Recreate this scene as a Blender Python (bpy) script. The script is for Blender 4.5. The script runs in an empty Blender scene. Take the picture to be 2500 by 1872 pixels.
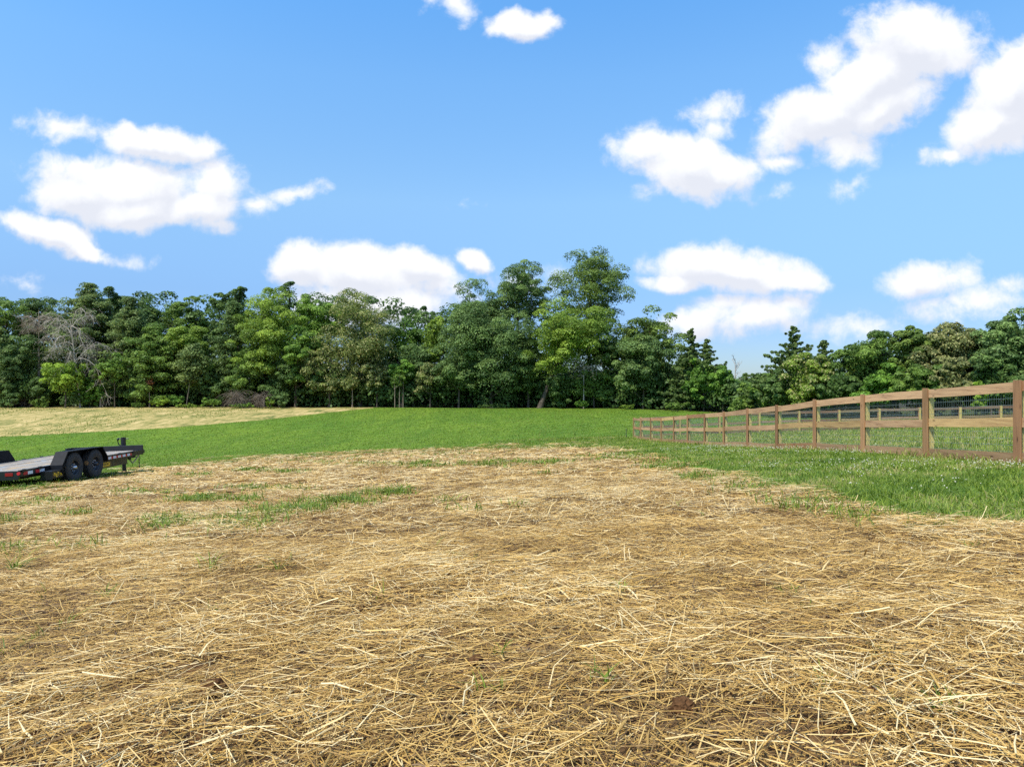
import bpy, math, random
import numpy as np
from mathutils import Vector, Matrix

R = math.radians
S = bpy.context.scene
COL = S.collection
F = 1700.0                      # focal length in photo pixels (2500 px wide)

# ------------------------------------------------------------------ camera
cam = bpy.data.objects.new('camera', bpy.data.cameras.new('camera'))
COL.objects.link(cam)
cam.data.sensor_width = 36.0
cam.data.lens = 36.0 * F / 2500.0
cam.data.clip_start = 0.05
cam.data.clip_end = 6000
cam.location = (0, 0, 0)
cam.rotation_euler = (R(90), 0, 0)
S.camera = cam

# ------------------------------------------------------------------ light
SUN_DIR = Vector((-0.40, -0.38, 0.83)).normalized()      # towards the sun
SUN_EL = math.asin(SUN_DIR.z)
SUN_AZ = math.atan2(SUN_DIR.x, SUN_DIR.y)
sun = bpy.data.objects.new('sun', bpy.data.lights.new('sun', 'SUN'))
COL.objects.link(sun)
sun.data.energy = 3.6
sun.data.angle = R(0.8)
sun.data.color = (1.0, 0.95, 0.87)
sun.rotation_euler = SUN_DIR.to_track_quat('Z', 'Y').to_euler()
SKY_STRENGTH = 0.11
EXPOSURE = 0.60
S.view_settings.view_transform = 'Standard'
S.view_settings.look = 'None'
S.view_settings.exposure = EXPOSURE
S.view_settings.gamma = 1
S.view_settings.use_curve_mapping = False
S.render.engine = 'CYCLES'
S.cycles.max_bounces = 6
S.cycles.diffuse_bounces = 3
S.cycles.glossy_bounces = 2
S.cycles.transmission_bounces = 3
S.cycles.transparent_max_bounces = 4
S.cycles.use_denoising = False
S.cycles.use_adaptive_sampling = True
S.cycles.adaptive_threshold = 0.02

W = bpy.data.worlds.new('World')
S.world = W
W.use_nodes = True
wt = W.node_tree
wt.nodes.clear()


def node(nt, typ, ins=None, **kw):
    n = nt.nodes.new(typ)
    for k, v in kw.items():
        setattr(n, k, v)
    for k, v in (ins or {}).items():
        if hasattr(v, 'is_output'):
            nt.links.new(v, n.inputs[k])
        else:
            n.inputs[k].default_value = v
    return n


def wmath(op, a, b=0.0, c=0.0, clamp=False, nt=None):
    n = node(nt or wt, 'ShaderNodeMath', {0: a, 1: b, 2: c}, operation=op)
    n.use_clamp = clamp
    return n.outputs[0]


sky = node(wt, 'ShaderNodeTexSky', sky_type='NISHITA')
sky.sun_disc = False
sky.sun_elevation = SUN_EL
sky.sun_rotation = SUN_AZ
sky.altitude = 400
sky.air_density = 1.0
sky.dust_density = 0.3
sky.ozone_density = 3.0
SKY_TINT = (0.80, 1.0, 1.10, 1)
skyc = node(wt, 'ShaderNodeMix', {0: 1.0, 6: sky.outputs[0], 7: SKY_TINT}, data_type='RGBA', blend_type='MULTIPLY').outputs[2]

tc = node(wt, 'ShaderNodeTexCoord')
sep = node(wt, 'ShaderNodeSeparateXYZ', {0: tc.outputs['Generated']})
# deeper, more even blue by elevation (stored halved); unseen zenith brightened for ambient light
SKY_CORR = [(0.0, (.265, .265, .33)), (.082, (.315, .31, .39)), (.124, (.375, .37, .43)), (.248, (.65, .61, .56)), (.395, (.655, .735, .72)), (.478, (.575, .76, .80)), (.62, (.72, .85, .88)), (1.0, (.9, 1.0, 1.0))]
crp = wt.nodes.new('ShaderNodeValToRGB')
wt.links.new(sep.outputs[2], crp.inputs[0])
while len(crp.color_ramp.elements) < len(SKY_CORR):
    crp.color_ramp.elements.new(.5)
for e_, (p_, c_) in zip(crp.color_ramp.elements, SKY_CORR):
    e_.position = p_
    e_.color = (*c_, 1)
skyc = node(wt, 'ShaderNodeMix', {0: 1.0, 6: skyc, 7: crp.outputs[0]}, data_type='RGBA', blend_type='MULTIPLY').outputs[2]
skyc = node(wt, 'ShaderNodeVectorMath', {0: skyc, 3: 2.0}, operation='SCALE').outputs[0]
ys = wmath('MAXIMUM', sep.outputs[1], 0.02)
uu = wmath('DIVIDE', sep.outputs[0], ys)
vv = wmath('DIVIDE', sep.outputs[2], ys)
P0 = node(wt, 'ShaderNodeCombineXYZ', {0: uu, 1: vv, 2: 0.0}).outputs[0]
wn = node(wt, 'ShaderNodeTexNoise', {'Vector': P0, 'Scale': 9.0, 'Detail': 6.0, 'Roughness': 0.6})
wsub = node(wt, 'ShaderNodeVectorMath', {0: wn.outputs['Color'], 1: (0.5, 0.5, 0.5)}, operation='SUBTRACT')
wsc = node(wt, 'ShaderNodeVectorMath', {0: wsub.outputs[0], 1: (0.055, 0.04, 0.0)}, operation='MULTIPLY')
PW = node(wt, 'ShaderNodeVectorMath', {0: P0, 1: wsc.outputs[0]}, operation='ADD').outputs[0]
# each cloud lobe: azimuth/elevation tangent centre, radii, tilt, thickness   (in units of 1/F)
CLOUDS = [
    (150, 308, 100, 44, 4, .55), (315, 335, 62, 46, 0, .95), (385, 348, 150, 52, 6, 1.0), (470, 360, 70, 36, 0, .7),
    (300, 455, 235, 90, 4, 1.0), (190, 470, 140, 70, 0, .95), (330, 505, 180, 62, 0, 1.0), (520, 450, 90, 70, 0, .62), (470, 505, 150, 55, -4, .8),
    (615, 495, 62, 40, 0, .5), (720, 465, 90, 26, -8, .55), (540, 545, 60, 24, 10, .3),
    (120, 570, 150, 42, 16, .95), (210, 605, 85, 26, 18, .9),
    (745, 650, 90, 62, 0, 1.0), (880, 665, 190, 80, 5, 1.05), (1010, 655, 110, 52, 18, 1.0), (900, 740, 260, 70, 0, .8), (1060, 700, 90, 50, 0, .6),
    (1160, 638, 52, 30, 28, .95),
    (1270, 66, 92, 42, -6, .95), (1330, 45, 50, 30, 0, .6), (1115, 14, 62, 42, 30, .5), (1060, 0, 50, 30, 0, .2),
    (1690, 405, 170, 82, 18, 1.0), (1600, 360, 120, 50, 0, .8), (1760, 425, 110, 62, 10, 1.0), (1735, 262, 90, 45, -15, .52), (1745, 310, 60, 40, 0, .45),
    (2240, 108, 180, 100, 10, 1.0), (2130, 195, 190, 98, -35, 1.05), (2010, 285, 180, 84, -18, .9), (2150, 265, 160, 72, -25, .9), (2060, 360, 120, 60, 0, .6), (1900, 320, 70, 45, 0, .5), (2030, 150, 65, 65, 0, .5), (1915, 395, 75, 30, 0, .5),
    (2470, 215, 155, 110, -42, 1.05), (2425, 300, 150, 80, -20, .95), (2450, 350, 90, 40, 0, .6), (2310, 382, 60, 26, 0, .48), (2560, 160, 120, 90, 0, 1.0),
    (1780, 662, 210, 60, 6, 1.05), (1720, 650, 120, 60, -8, 1.0), (1660, 690, 110, 28, 0, .9), (1900, 690, 140, 34, 4, .85),
    (1850, 775, 150, 52, -6, .66), (1690, 785, 110, 52, -12, .62), (1930, 740, 70, 40, -20, .55), (1780, 745, 90, 30, 0, .45),
    (2240, 695, 110, 55, -6, .8), (2330, 670, 90, 42, -8, .5), (2380, 730, 120, 48, 0, .5), (2280, 745, 120, 40, 0, .45), (2090, 800, 120, 40, 0, .26), (2460, 690, 50, 30, 0, .3),
    (2080, 445, 60, 26, -20, .26), (1560, 465, 60, 26, 0, .2), (1890, 480, 60, 24, -25, .24), (1120, 505, 36, 16, 0, .12),
    (40, 690, 60, 26, -5, .3), (300, 640, 60, 18, 4, .16), (1280, 690, 110, 50, 0, .3),
    (-420, 420, 220, 110, 0, .9), (-700, 250, 300, 120, 10, 1.0), (2900, 520, 240, 100, 0, 1.0), (3300, 150, 320, 150, -8, 1.0), (500, -350, 320, 120, 10, .9), (1700, -420, 360, 150, -10, 1.0),
]


def cloud_field(vec, least=0.0):
    m = None
    for (cx, cy, rx, ry, tilt, w) in CLOUDS:
        if w < least: continue
        # (the tiny dependence on the running result keeps the nodes evaluated one after another)
        vi = vec if m is None else node(wt, 'ShaderNodeVectorMath', {0: m, 1: (1e-9, 1e-9, 1e-9), 2: vec}, operation='MULTIPLY_ADD').outputs[0]
        mp = node(wt, 'ShaderNodeMapping', {0: vi, 1: ((cx - 1250) / F, (936 - cy) / F, 0), 2: (0, 0, R(-tilt)), 3: (rx * 1.16 / F, ry * 1.16 / F, 1)}, vector_type='TEXTURE')
        ln = node(wt, 'ShaderNodeVectorMath', {0: mp.outputs[0]}, operation='LENGTH').outputs['Value']
        mi = wmath('MULTIPLY_ADD', ln, -w, w)
        m = mi if m is None else wmath('SMOOTH_MAX', m, mi, 0.06)
    return m


m = cloud_field(PW)
fb = node(wt, 'ShaderNodeTexNoise', {'Vector': P0, 'Scale': 20.0, 'Detail': 10.0, 'Roughness': 0.60, 'Distortion': 0.2}).outputs[0]
dens = wmath('MULTIPLY_ADD', wmath('SUBTRACT', fb, 0.5), 1.08, m)
mr = node(wt, 'ShaderNodeMapRange', {0: dens, 1: 0.02, 2: 0.46, 3: 0.0, 4: 1.0}, interpolation_type='SMOOTHSTEP')
alpha = mr.outputs[0]
infront = node(wt, 'ShaderNodeMapRange', {0: sep.outputs[1], 1: 0.1, 2: 0.25, 3: 0.0, 4: 1.0}).outputs[0]
alpha = wmath('MULTIPLY', alpha, infront)
# body shading of the clouds: what lies towards the sun thins the light that reaches a point
PUP = node(wt, 'ShaderNodeVectorMath', {0: PW, 1: (-0.006, 0.021, 0.0)}, operation='ADD').outputs[0]
mup = cloud_field(PUP, 0.62)
sh = node(wt, 'ShaderNodeTexNoise', {'Vector': PW, 'Scale': 15.0, 'Detail': 6.0, 'Roughness': 0.58}).outputs[0]
lit = wmath('MULTIPLY_ADD', wmath('SUBTRACT', sh, 0.5), 1.1, wmath('SUBTRACT', m, mup))
shr = node(wt, 'ShaderNodeMapRange', {0: lit, 1: -0.30, 2: 0.26, 3: 0.0, 4: 1.0}, interpolation_type='SMOOTHSTEP').outputs[0]
# scattered cloud added unseen behind and above the camera for ambient light and reflections
n3 = node(wt, 'ShaderNodeTexNoise', {'Vector': tc.outputs['Generated'], 'Scale': 3.2, 'Detail': 7.0, 'Roughness': 0.6}).outputs[0]
a3 = node(wt, 'ShaderNodeMapRange', {0: n3, 1: 0.50, 2: 0.64, 3: 0.0, 4: 0.9}, interpolation_type='SMOOTHSTEP').outputs[0]
a3 = wmath('MULTIPLY', a3, wmath('SUBTRACT', 1.0, infront))
a3 = wmath('MULTIPLY', a3, node(wt, 'ShaderNodeMapRange', {0: sep.outputs[2], 1: 0.0, 2: 0.15, 3: 0.0, 4: 1.0}).outputs[0])
alpha = wmath('MAXIMUM', alpha, a3)
CLOUD_A = (4.85, 5.05, 5.6, 1)
CLOUD_B = (6.15, 6.25, 6.45, 1)
cc = node(wt, 'ShaderNodeMix', {0: shr, 6: CLOUD_A, 7: CLOUD_B}, data_type='RGBA').outputs[2]
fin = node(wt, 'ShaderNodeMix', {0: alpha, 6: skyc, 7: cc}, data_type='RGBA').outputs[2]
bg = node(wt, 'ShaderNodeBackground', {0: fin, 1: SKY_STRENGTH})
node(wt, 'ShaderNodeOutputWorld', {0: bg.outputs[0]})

# ------------------------------------------------------------------ helpers
rng = np.random.default_rng(7)


def hash2(ix, iy, seed):
    h = (ix.astype(np.int64) * 374761393 + iy.astype(np.int64) * 668265263 + seed * 1442695041) & 0x7fffffff
    h = ((h ^ (h >> 13)) * 1274126177) & 0x7fffffff
    h = h ^ (h >> 16)
    return (h & 0xffff) / 65535.0


def vnoise(x, y, seed=0):
    ix, iy = np.floor(x), np.floor(y)
    fx, fy = x - ix, y - iy
    fx = fx * fx * (3 - 2 * fx)
    fy = fy * fy * (3 - 2 * fy)
    a = hash2(ix, iy, seed); b = hash2(ix + 1, iy, seed)
    c = hash2(ix, iy + 1, seed); d = hash2(ix + 1, iy + 1, seed)
    return (a * (1 - fx) + b * fx) * (1 - fy) + (c * (1 - fx) + d * fx) * fy


def fbm(x, y, seed=0, octs=4):
    s, a, t = 0, 1.0, 0
    for o in range(octs):
        s = s + a * vnoise(x * 2 ** o, y * 2 ** o, seed + o * 17)
        t += a
        a *= 0.5
    return s / t


_PY = np.array([-40, 0, 20, 36, 44, 52, 62, 76, 92, 110, 140, 400, 3000], float)
_PZ = np.array([0.6, -0.754, -2.216, -3.375, -3.72, -3.92, -3.95, -3.72, -3.30, -3.15, -3.2, -7.0, -60.0])


def ground_z(x, y):
    x = np.asarray(x, float); y = np.asarray(y, float)
    # smooth the profile by averaging shifted lookups
    p = sum(np.interp(y + d, _PY, _PZ) for d in (-3, -1.5, 0, 1.5, 3)) / 5
    p = np.where(np.abs(y) < 14, -0.754 - 0.0731 * y, p) if True else p
    wgt = np.clip((y - 44) / 42, 0, 1)
    T = 1 - wgt * wgt * (3 - 2 * wgt)
    xx = np.where(x > 12, 12 + (x - 12) * 0.7, x)
    xx = np.where(x < -45, -45 + (x + 45) * 0.3, xx)
    tilt = 0.043 * xx * T
    near = np.clip(1 - (y - 18) / 14, 0, 1)
    lump = (fbm(x * 1.7, y * 1.7, 3, 3) - 0.5) * 0.05 * near + (fbm(x * 0.25, y * 0.25, 9, 2) - 0.5) * 0.10
    return p + tilt + lump


def to_px(x, y, z):
    yy = np.maximum(y, 0.3)
    return 1250 + F * x / yy, 936 - F * z / yy


def px_point(px, py, y0=1.2, y1=130):
    """ground point seen at photo pixel (px, py)"""
    Y = np.geomspace(y0, y1, 4000)
    X = (px - 1250) / F * Y
    q = 936 - F * ground_z(X, Y) / Y
    i = int(np.argmax(q <= py))
    return X[i], Y[i], float(ground_z(X[i], Y[i]))


_BX = np.array([-4000, -600, 0, 100, 230, 330, 450, 600, 900, 1250, 1450, 1560, 1650, 1720, 1800, 1900, 2050, 2250, 2500, 2800, 5000], float)
_BY = np.array([2600, 1300, 1198, 1188, 1172, 1155, 1136, 1121, 1104, 1092, 1094, 1108, 1130, 1150, 1166, 1192, 1220, 1258, 1292, 1325, 1600], float)
_FX = np.array([-3000, -400, 0, 400, 650, 820, 910, 960, 9000], float)
_FY = np.array([1190, 1098, 1066, 1045, 1024, 1005, 996, 960, 900], float)


def strawness(x, y, z=None):
    """signed, in photo pixels: >0 inside the straw of the foreground"""
    z = ground_z(x, y) if z is None else z
    px, py = to_px(x, y, z)
    s = py - np.interp(px, _BX, _BY)
    return np.where(y < 1.0, 500.0, s), px, py


def farstraw(x, y, px, py):
    s = np.interp(px, _FX, _FY) - py
    return np.where(y > 50, s, -100.0)


def link(o, parent=None):
    COL.objects.link(o)
    if parent is not None:
        o.parent = parent
    return o


def tag(o, label=None, cat=None, group=None, kind=None):
    if label: o['label'] = label
    if cat: o['category'] = cat
    if group: o['group'] = group
    if kind: o['kind'] = kind
    return o


def big_mesh(name, verts, quads, mats, fattr=None, smooth=False):
    me = bpy.data.meshes.new(name)
    n, q = len(verts), len(quads)
    me.vertices.add(n)
    me.vertices.foreach_set('co', np.ascontiguousarray(verts, np.float32).ravel())
    me.loops.add(q * 4)
    me.loops.foreach_set('vertex_index', np.ascontiguousarray(quads, np.int32).ravel())
    me.polygons.add(q)
    me.polygons.foreach_set('loop_start', np.arange(0, q * 4, 4, dtype=np.int32))
    if smooth:
        me.polygons.foreach_set('use_smooth', np.ones(q, bool))
    me.update(calc_edges=True)
    for k, v in (fattr or {}).items():
        a = me.attributes.new(k, 'FLOAT', 'FACE')
        a.data.foreach_set('value', np.ascontiguousarray(v, np.float32))
    for mt in (mats if isinstance(mats, (list, tuple)) else [mats]):
        me.materials.append(mt)
    return me


def ribbons(P, Wv, widths):
    """P (N,K,3) points, Wv (N,3) unit side vectors, widths (N,K) -> verts, quads"""
    N, K, _ = P.shape
    off = Wv[:, None, :] * widths[:, :, None] * 0.5
    V = np.stack([P - off, P + off], axis=2)          # N,K,2,3
    base = (np.arange(N) * K * 2)[:, None]
    k = np.arange(K - 1)[None, :] * 2
    b = base + k
    Q = np.stack([b, b + 1, b + 3, b + 2], axis=-1).reshape(-1, 4)
    return V.reshape(-1, 3), Q


class MB:
    """collects small hard-surface shapes into one mesh"""
    def __init__(s):
        s.v, s.f, s.m, s.sm = [], [], [], []

    def add(s, vs, fs, mi=0, smooth=False):
        o = len(s.v)
        s.v += [tuple(p) for p in vs]
        s.f += [tuple(i + o for i in f) for f in fs]
        s.m += [mi] * len(fs)
        s.sm += [smooth] * len(fs)
        return s

    def box(s, x0, x1, y0, y1, z0, z1, mi=0):
        vs = [(x0, y0, z0), (x1, y0, z0), (x1, y1, z0), (x0, y1, z0), (x0, y0, z1), (x1, y0, z1), (x1, y1, z1), (x0, y1, z1)]
        return s.add(vs, [(0, 3, 2, 1), (4, 5, 6, 7), (0, 1, 5, 4), (1, 2, 6, 5), (2, 3, 7, 6), (3, 0, 4, 7)], mi)

    def tube(s, pts, rad, n=8, mi=0, cap=True):
        pts = [Vector(p) for p in pts]
        rad = rad if isinstance(rad, (list, tuple)) else [rad] * len(pts)
        vs, fs = [], []
        for i, p in enumerate(pts):
            d = (pts[min(i + 1, len(pts) - 1)] - pts[max(i - 1, 0)])
            d = d.normalized() if d.length > 1e-9 else Vector((0, 0, 1))
            a = d.cross(Vector((0, 0, 1)) if abs(d.z) < 0.9 else Vector((1, 0, 0))).normalized()
            b = d.cross(a)
            for k in range(n):
                t = 2 * math.pi * k / n
                vs.append(p + (a * math.cos(t) + b * math.sin(t)) * rad[i])
        for i in range(len(pts) - 1):
            for k in range(n):
                fs.append((i * n + k, i * n + (k + 1) % n, (i + 1) * n + (k + 1) % n, (i + 1) * n + k))
        s.add(vs, fs, mi, True)
        if cap:
            s.add(vs[:n], [tuple(range(n))], mi)
            s.add(vs[-n:], [tuple(range(n))][::-1], mi)
        return s

    def lathe_y(s, prof, c, n=40, mi=0):
        """profile (radius, y) revolved round the y axis through c"""
        vs, fs = [], []
        for (r, y) in prof:
            for k in range(n):
                t = 2 * math.pi * k / n
                vs.append((c[0] + r * math.cos(t), c[1] + y, c[2] + r * math.sin(t)))
        for i in range(len(prof) - 1):
            for k in range(n):
                fs.append((i * n + k, i * n + (k + 1) % n, (i + 1) * n + (k + 1) % n, (i + 1) * n + k))
        return s.add(vs, fs, mi, True)

    def strip_y(s, prof, th, y0, y1, mi=0):
        """open (x,z) profile extruded along y as a plate of thickness th"""
        n = len(prof)
        pr = [Vector((a, b)) for a, b in prof]
        inn = []
        for i in range(n):
            d = (pr[min(i + 1, n - 1)] - pr[max(i - 1, 0)]).normalized()
            inn.append(pr[i] + Vector((d.y, -d.x)) * th)
        vs = [(p.x, y, p.y) for y in (y0, y1) for p in pr] + [(p.x, y, p.y) for y in (y0, y1) for p in inn]
        fs = []
        for i in range(n - 1):
            fs += [(i, i + 1, n + i + 1, n + i), (2 * n + i, 3 * n + i, 3 * n + i + 1, 2 * n + i + 1),
                   (i, 2 * n + i, 2 * n + i + 1, i + 1), (n + i, n + i + 1, 3 * n + i + 1, 3 * n + i)]
        fs += [(0, n, 3 * n, 2 * n), (n - 1, 3 * n - 1, 4 * n - 1, 2 * n - 1)]
        return s.add(vs, fs, mi)

    def poly_y(s, prof, y0, y1, mi=0):
        n = len(prof)
        vs = [(a, y0, b) for a, b in prof] + [(a, y1, b) for a, b in prof]
        fs = [tuple(range(n)), tuple(range(2 * n - 1, n - 1, -1))] + [(i, (i + 1) % n, n + (i + 1) % n, n + i) for i in range(n)]
        return s.add(vs, fs, mi)

    def build(s, name, mats, parent=None, bevel=0.0):
        me = bpy.data.meshes.new(name)
        me.from_pydata(s.v, [], s.f)
        for mt in (mats if isinstance(mats, (list, tuple)) else [mats]):
            me.materials.append(mt)
        me.polygons.foreach_set('material_index', s.m)
        me.polygons.foreach_set('use_smooth', s.sm)
        me.update()
        o = link(bpy.data.objects.new(name, me), parent)
        if bevel:
            b = o.modifiers.new('bevel', 'BEVEL'); b.width = bevel; b.segments = 2; b.limit_method = 'ANGLE'
        return o


# ------------------------------------------------------------------ materials
def new_mat(name):
    mt = bpy.data.materials.new(name)
    mt.use_nodes = True
    nt = mt.node_tree
    nt.nodes.clear()
    out = node(nt, 'ShaderNodeOutputMaterial')
    return mt, nt, out


def principled(nt, out, **ins):
    b = node(nt, 'ShaderNodeBsdfPrincipled', {k.replace('_', ' '): v for k, v in ins.items()})
    nt.links.new(b.outputs[0], out.inputs[0])
    return b


def ramp(nt, fac, stops, interp='LINEAR'):
    r = node(nt, 'ShaderNodeValToRGB', {0: fac})
    r.color_ramp.interpolation = interp
    el = r.color_ramp.elements
    while len(el) < len(stops):
        el.new(0.5)
    for e, (p, c) in zip(el, stops):
        e.position = p
        e.color = (*c, 1)
    return r.outputs[0]


def mix(nt, fac, a, b, mode='MIX'):
    return node(nt, 'ShaderNodeMix', {0: fac, 6: a, 7: b}, data_type='RGBA', blend_type=mode).outputs[2]


def noise(nt, vec, scale, detail=4, rough=0.55, dist=0.0):
    return node(nt, 'ShaderNodeTexNoise', {'Vector': vec, 'Scale': scale, 'Detail': detail, 'Roughness': rough, 'Distortion': dist})


def scaled(nt, vec, sc):
    return node(nt, 'ShaderNodeMapping', {0: vec, 3: sc}).outputs[0]


def attr(nt, name):
    return node(nt, 'ShaderNodeAttribute', attribute_name=name)


def leafy(nt, out, col, trans=0.3, rough=0.55, spec=0.25, tcol=None):
    p = node(nt, 'ShaderNodeBsdfPrincipled', {'Base Color': col, 'Roughness': rough, 'Specular IOR Level': spec})
    t = node(nt, 'ShaderNodeBsdfTranslucent', {0: tcol if tcol is not None else col})
    mx = node(nt, 'ShaderNodeMixShader', {0: trans, 1: p.outputs[0], 2: t.outputs[0]})
    nt.links.new(mx.outputs[0], out.inputs[0])


def flat_mat(name, col, rough=0.5, metal=0.0, var=0.12, scale=9.0, spec=0.5, bump=0.0):
    mt, nt, out = new_mat(name)
    t = node(nt, 'ShaderNodeTexCoord')
    n = noise(nt, t.outputs['Object'], scale, 5)
    c = ramp(nt, n.outputs[0], [(0.3, tuple(max(0, x * (1 - var)) for x in col)), (0.7, tuple(x * (1 + var) for x in col))])
    b = principled(nt, out, Base_Color=c, Roughness=rough, Metallic=metal)
    b.inputs['Specular IOR Level'].default_value = spec
    if bump:
        bp = node(nt, 'ShaderNodeBump', {'Height': n.outputs[0], 'Strength': bump})
        nt.links.new(bp.outputs[0], b.inputs['Normal'])
    return mt


def wood_mat(name, axis, light, dark, stain=0.45):
    """sawn boards: grain runs along axis; every board differs a little"""
    mt, nt, out = new_mat(name)
    t = node(nt, 'ShaderNodeTexCoord')
    oi = node(nt, 'ShaderNodeObjectInfo')
    rv = node(nt, 'ShaderNodeVectorMath', {0: (37.0, 51.0, 23.0), 3: oi.outputs['Random']}, operation='SCALE').outputs[0]
    v = node(nt, 'ShaderNodeVectorMath', {0: t.outputs['Object'], 1: rv}, operation='ADD').outputs[0]
    sc = [24.0, 24.0, 24.0]; sc[axis] = 1.1
    g = noise(nt, scaled(nt, v, tuple(sc)), 1.6, 6, 0.62, 0.6)
    c = ramp(nt, g.outputs[0], [(0.28, dark), (0.5, light), (0.75, tuple(min(1, x * 1.14) for x in light))])
    sc2 = [5.0, 5.0, 5.0]; sc2[axis] = 0.8
    s = noise(nt, scaled(nt, v, tuple(sc2)), 1.0, 4, 0.6)
    sm = node(nt, 'ShaderNodeMapRange', {0: s.outputs[0], 1: 0.5, 2: 0.72, 3: 0.0, 4: stain}).outputs[0]
    c = mix(nt, sm, c, (dark[0] * 0.55, dark[1] * 0.5, dark[2] * 0.5, 1))
    vr = node(nt, 'ShaderNodeTexVoronoi', {'Vector': scaled(nt, v, tuple(9.0 if i != axis else 2.6 for i in range(3))), 'Scale': 1.0})
    kn = node(nt, 'ShaderNodeMapRange', {0: vr.outputs['Distance'], 1: 0.05, 2: 0.15, 3: 0.85, 4: 0.0}).outputs[0]
    c = mix(nt, kn, c, (0.07, 0.035, 0.02, 1))
    br = node(nt, 'ShaderNodeMapRange', {0: oi.outputs['Random'], 1: 0.0, 2: 1.0, 3: 0.78, 4: 1.18}).outputs[0]
    br = wmath('MULTIPLY', br, 1.0, nt=nt)
    c = mix(nt, 1.0, c, node(nt, 'ShaderNodeCombineColor', {0: br, 1: br, 2: br}).outputs[0], 'MULTIPLY')
    c = mix(nt, 1.0, c, oi.outputs['Color'], 'MULTIPLY')
    bp = node(nt, 'ShaderNodeBump', {'Height': g.outputs[0], 'Strength': 0.25, 'Distance': 0.01})
    b = principled(nt, out, Base_Color=c, Roughness=0.75)
    b.inputs['Specular IOR Level'].default_value = 0.2
    nt.links.new(bp.outputs[0], b.inputs['Normal'])
    return mt


BROWN_L, BROWN_D = (0.55, 0.33, 0.172), (0.31, 0.155, 0.082)
M_RAIL_Y = wood_mat('stained_board_along_y', 1, BROWN_L, BROWN_D)
M_RAIL_X = wood_mat('stained_board_along_x', 0, (0.36, 0.23, 0.14), (0.2, 0.12, 0.07))
M_COVER = wood_mat('stained_board_upright', 2, (0.355, 0.19, 0.088), (0.215, 0.105, 0.05))
M_POST = wood_mat('treated_pine_post', 2, (0.55, 0.43, 0.15), (0.40, 0.30, 0.10), 0.2)
M_WIRE = flat_mat('galvanised_wire', (0.22, 0.27, 0.26), 0.45, 0.4)
M_BLACK = flat_mat('black_enamel', (0.012, 0.013, 0.016), 0.32, 0.0, 0.3, 6, 0.5)
M_FENDER = flat_mat('black_fender_paint', (0.010, 0.011, 0.014), 0.55, 0.0, 0.3, 14, 0.1, 0.03)
M_RUBBER = flat_mat('tyre_rubber', (0.05, 0.048, 0.045), 0.85, 0.0, 0.35, 22, 0.3, 0.3)
M_RIM = flat_mat('black_rim', (0.032, 0.034, 0.04), 0.3)
M_NUT = flat_mat('steel_nut', (0.55, 0.55, 0.56), 0.3, 0.9)
M_RED = flat_mat('red_reflector', (0.55, 0.02, 0.03), 0.3)
M_WHITE = flat_mat('white_reflector', (0.75, 0.75, 0.76), 0.4, 0, 0.04)
M_YELLOW = flat_mat('yellow_sticker', (0.75, 0.47, 0.02), 0.5, 0, 0.05)
M_LENS = flat_mat('dark_red_lens', (0.22, 0.008, 0.012), 0.2)
M_CHAIN = flat_mat('rusty_chain', (0.16, 0.13, 0.11), 0.5, 0.6)
M_STRAP = flat_mat('pale_strap', (0.55, 0.5, 0.38), 0.9)
M_BARK = flat_mat('grey_bark', (0.10, 0.082, 0.062), 0.95, 0, 0.45, 5, 0.1, 0.5)
M_PALEBARK = flat_mat('pale_bark', (0.25, 0.20, 0.145), 0.95, 0, 0.3, 5, 0.1, 0.4)
M_BRUSH = flat_mat('dry_brush', (0.17, 0.14, 0.105), 0.95, 0, 0.35, 5, 0.1)
M_DEAD = flat_mat('bleached_dead_wood', (0.43, 0.38, 0.31), 0.95, 0, 0.3, 5, 0.1)
M_TPOST = flat_mat('dark_steel_post', (0.05, 0.06, 0.055), 0.6)


def deck_mat():
    mt, nt, out = new_mat('weathered_deck_planks')
    t = node(nt, 'ShaderNodeTexCoord')
    v = t.outputs['Object']
    g = noise(nt, scaled(nt, v, (1.2, 30, 30)), 1.5, 6, 0.6, 0.4)
    c = ramp(nt, g.outputs[0], [(0.3, (0.17, 0.14, 0.11)), (0.55, (0.33, 0.29, 0.235)), (0.75, (0.43, 0.385, 0.32))])
    s = noise(nt, scaled(nt, v, (0.9, 3.2, 1)), 1.3, 5, 0.65)
    sf = node(nt, 'ShaderNodeMapRange', {0: s.outputs[0], 1: 0.54, 2: 0.62, 3: 0.0, 4: 0.75}).outputs[0]
    c = mix(nt, sf, c, (0.5, 0.32, 0.13, 1))            # straw bits left lying on the boards
    s2 = noise(nt, scaled(nt, v, (0.7, 4.2, 1)), 1.9, 3, 0.5)
    bf = node(nt, 'ShaderNodeMapRange', {0: s2.outputs[0], 1: 0.66, 2: 0.70, 3: 0.0, 4: 0.7}).outputs[0]
    c = mix(nt, bf, c, (0.22, 0.46, 0.68, 1))           # blue spray marks
    principled(nt, out, Base_Color=c, Roughness=0.85)
    return mt


M_DECK = deck_mat()


def straw_mat():
    mt, nt, out = new_mat('dry_straw')
    r = attr(nt, 'rnd').outputs['Fac']
    c = ramp(nt, r, [(0.0, (0.075, 0.037, 0.014)), (0.18, (0.175, 0.100, 0.031)), (0.40, (0.335, 0.197, 0.052)), (0.60, (0.54, 0.328, 0.078)), (0.80, (0.67, 0.445, 0.140)), (1.0, (0.83, 0.66, 0.34))])
    leafy(nt, out, c, 0.12, 0.5, 0.35)
    return mt


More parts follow.
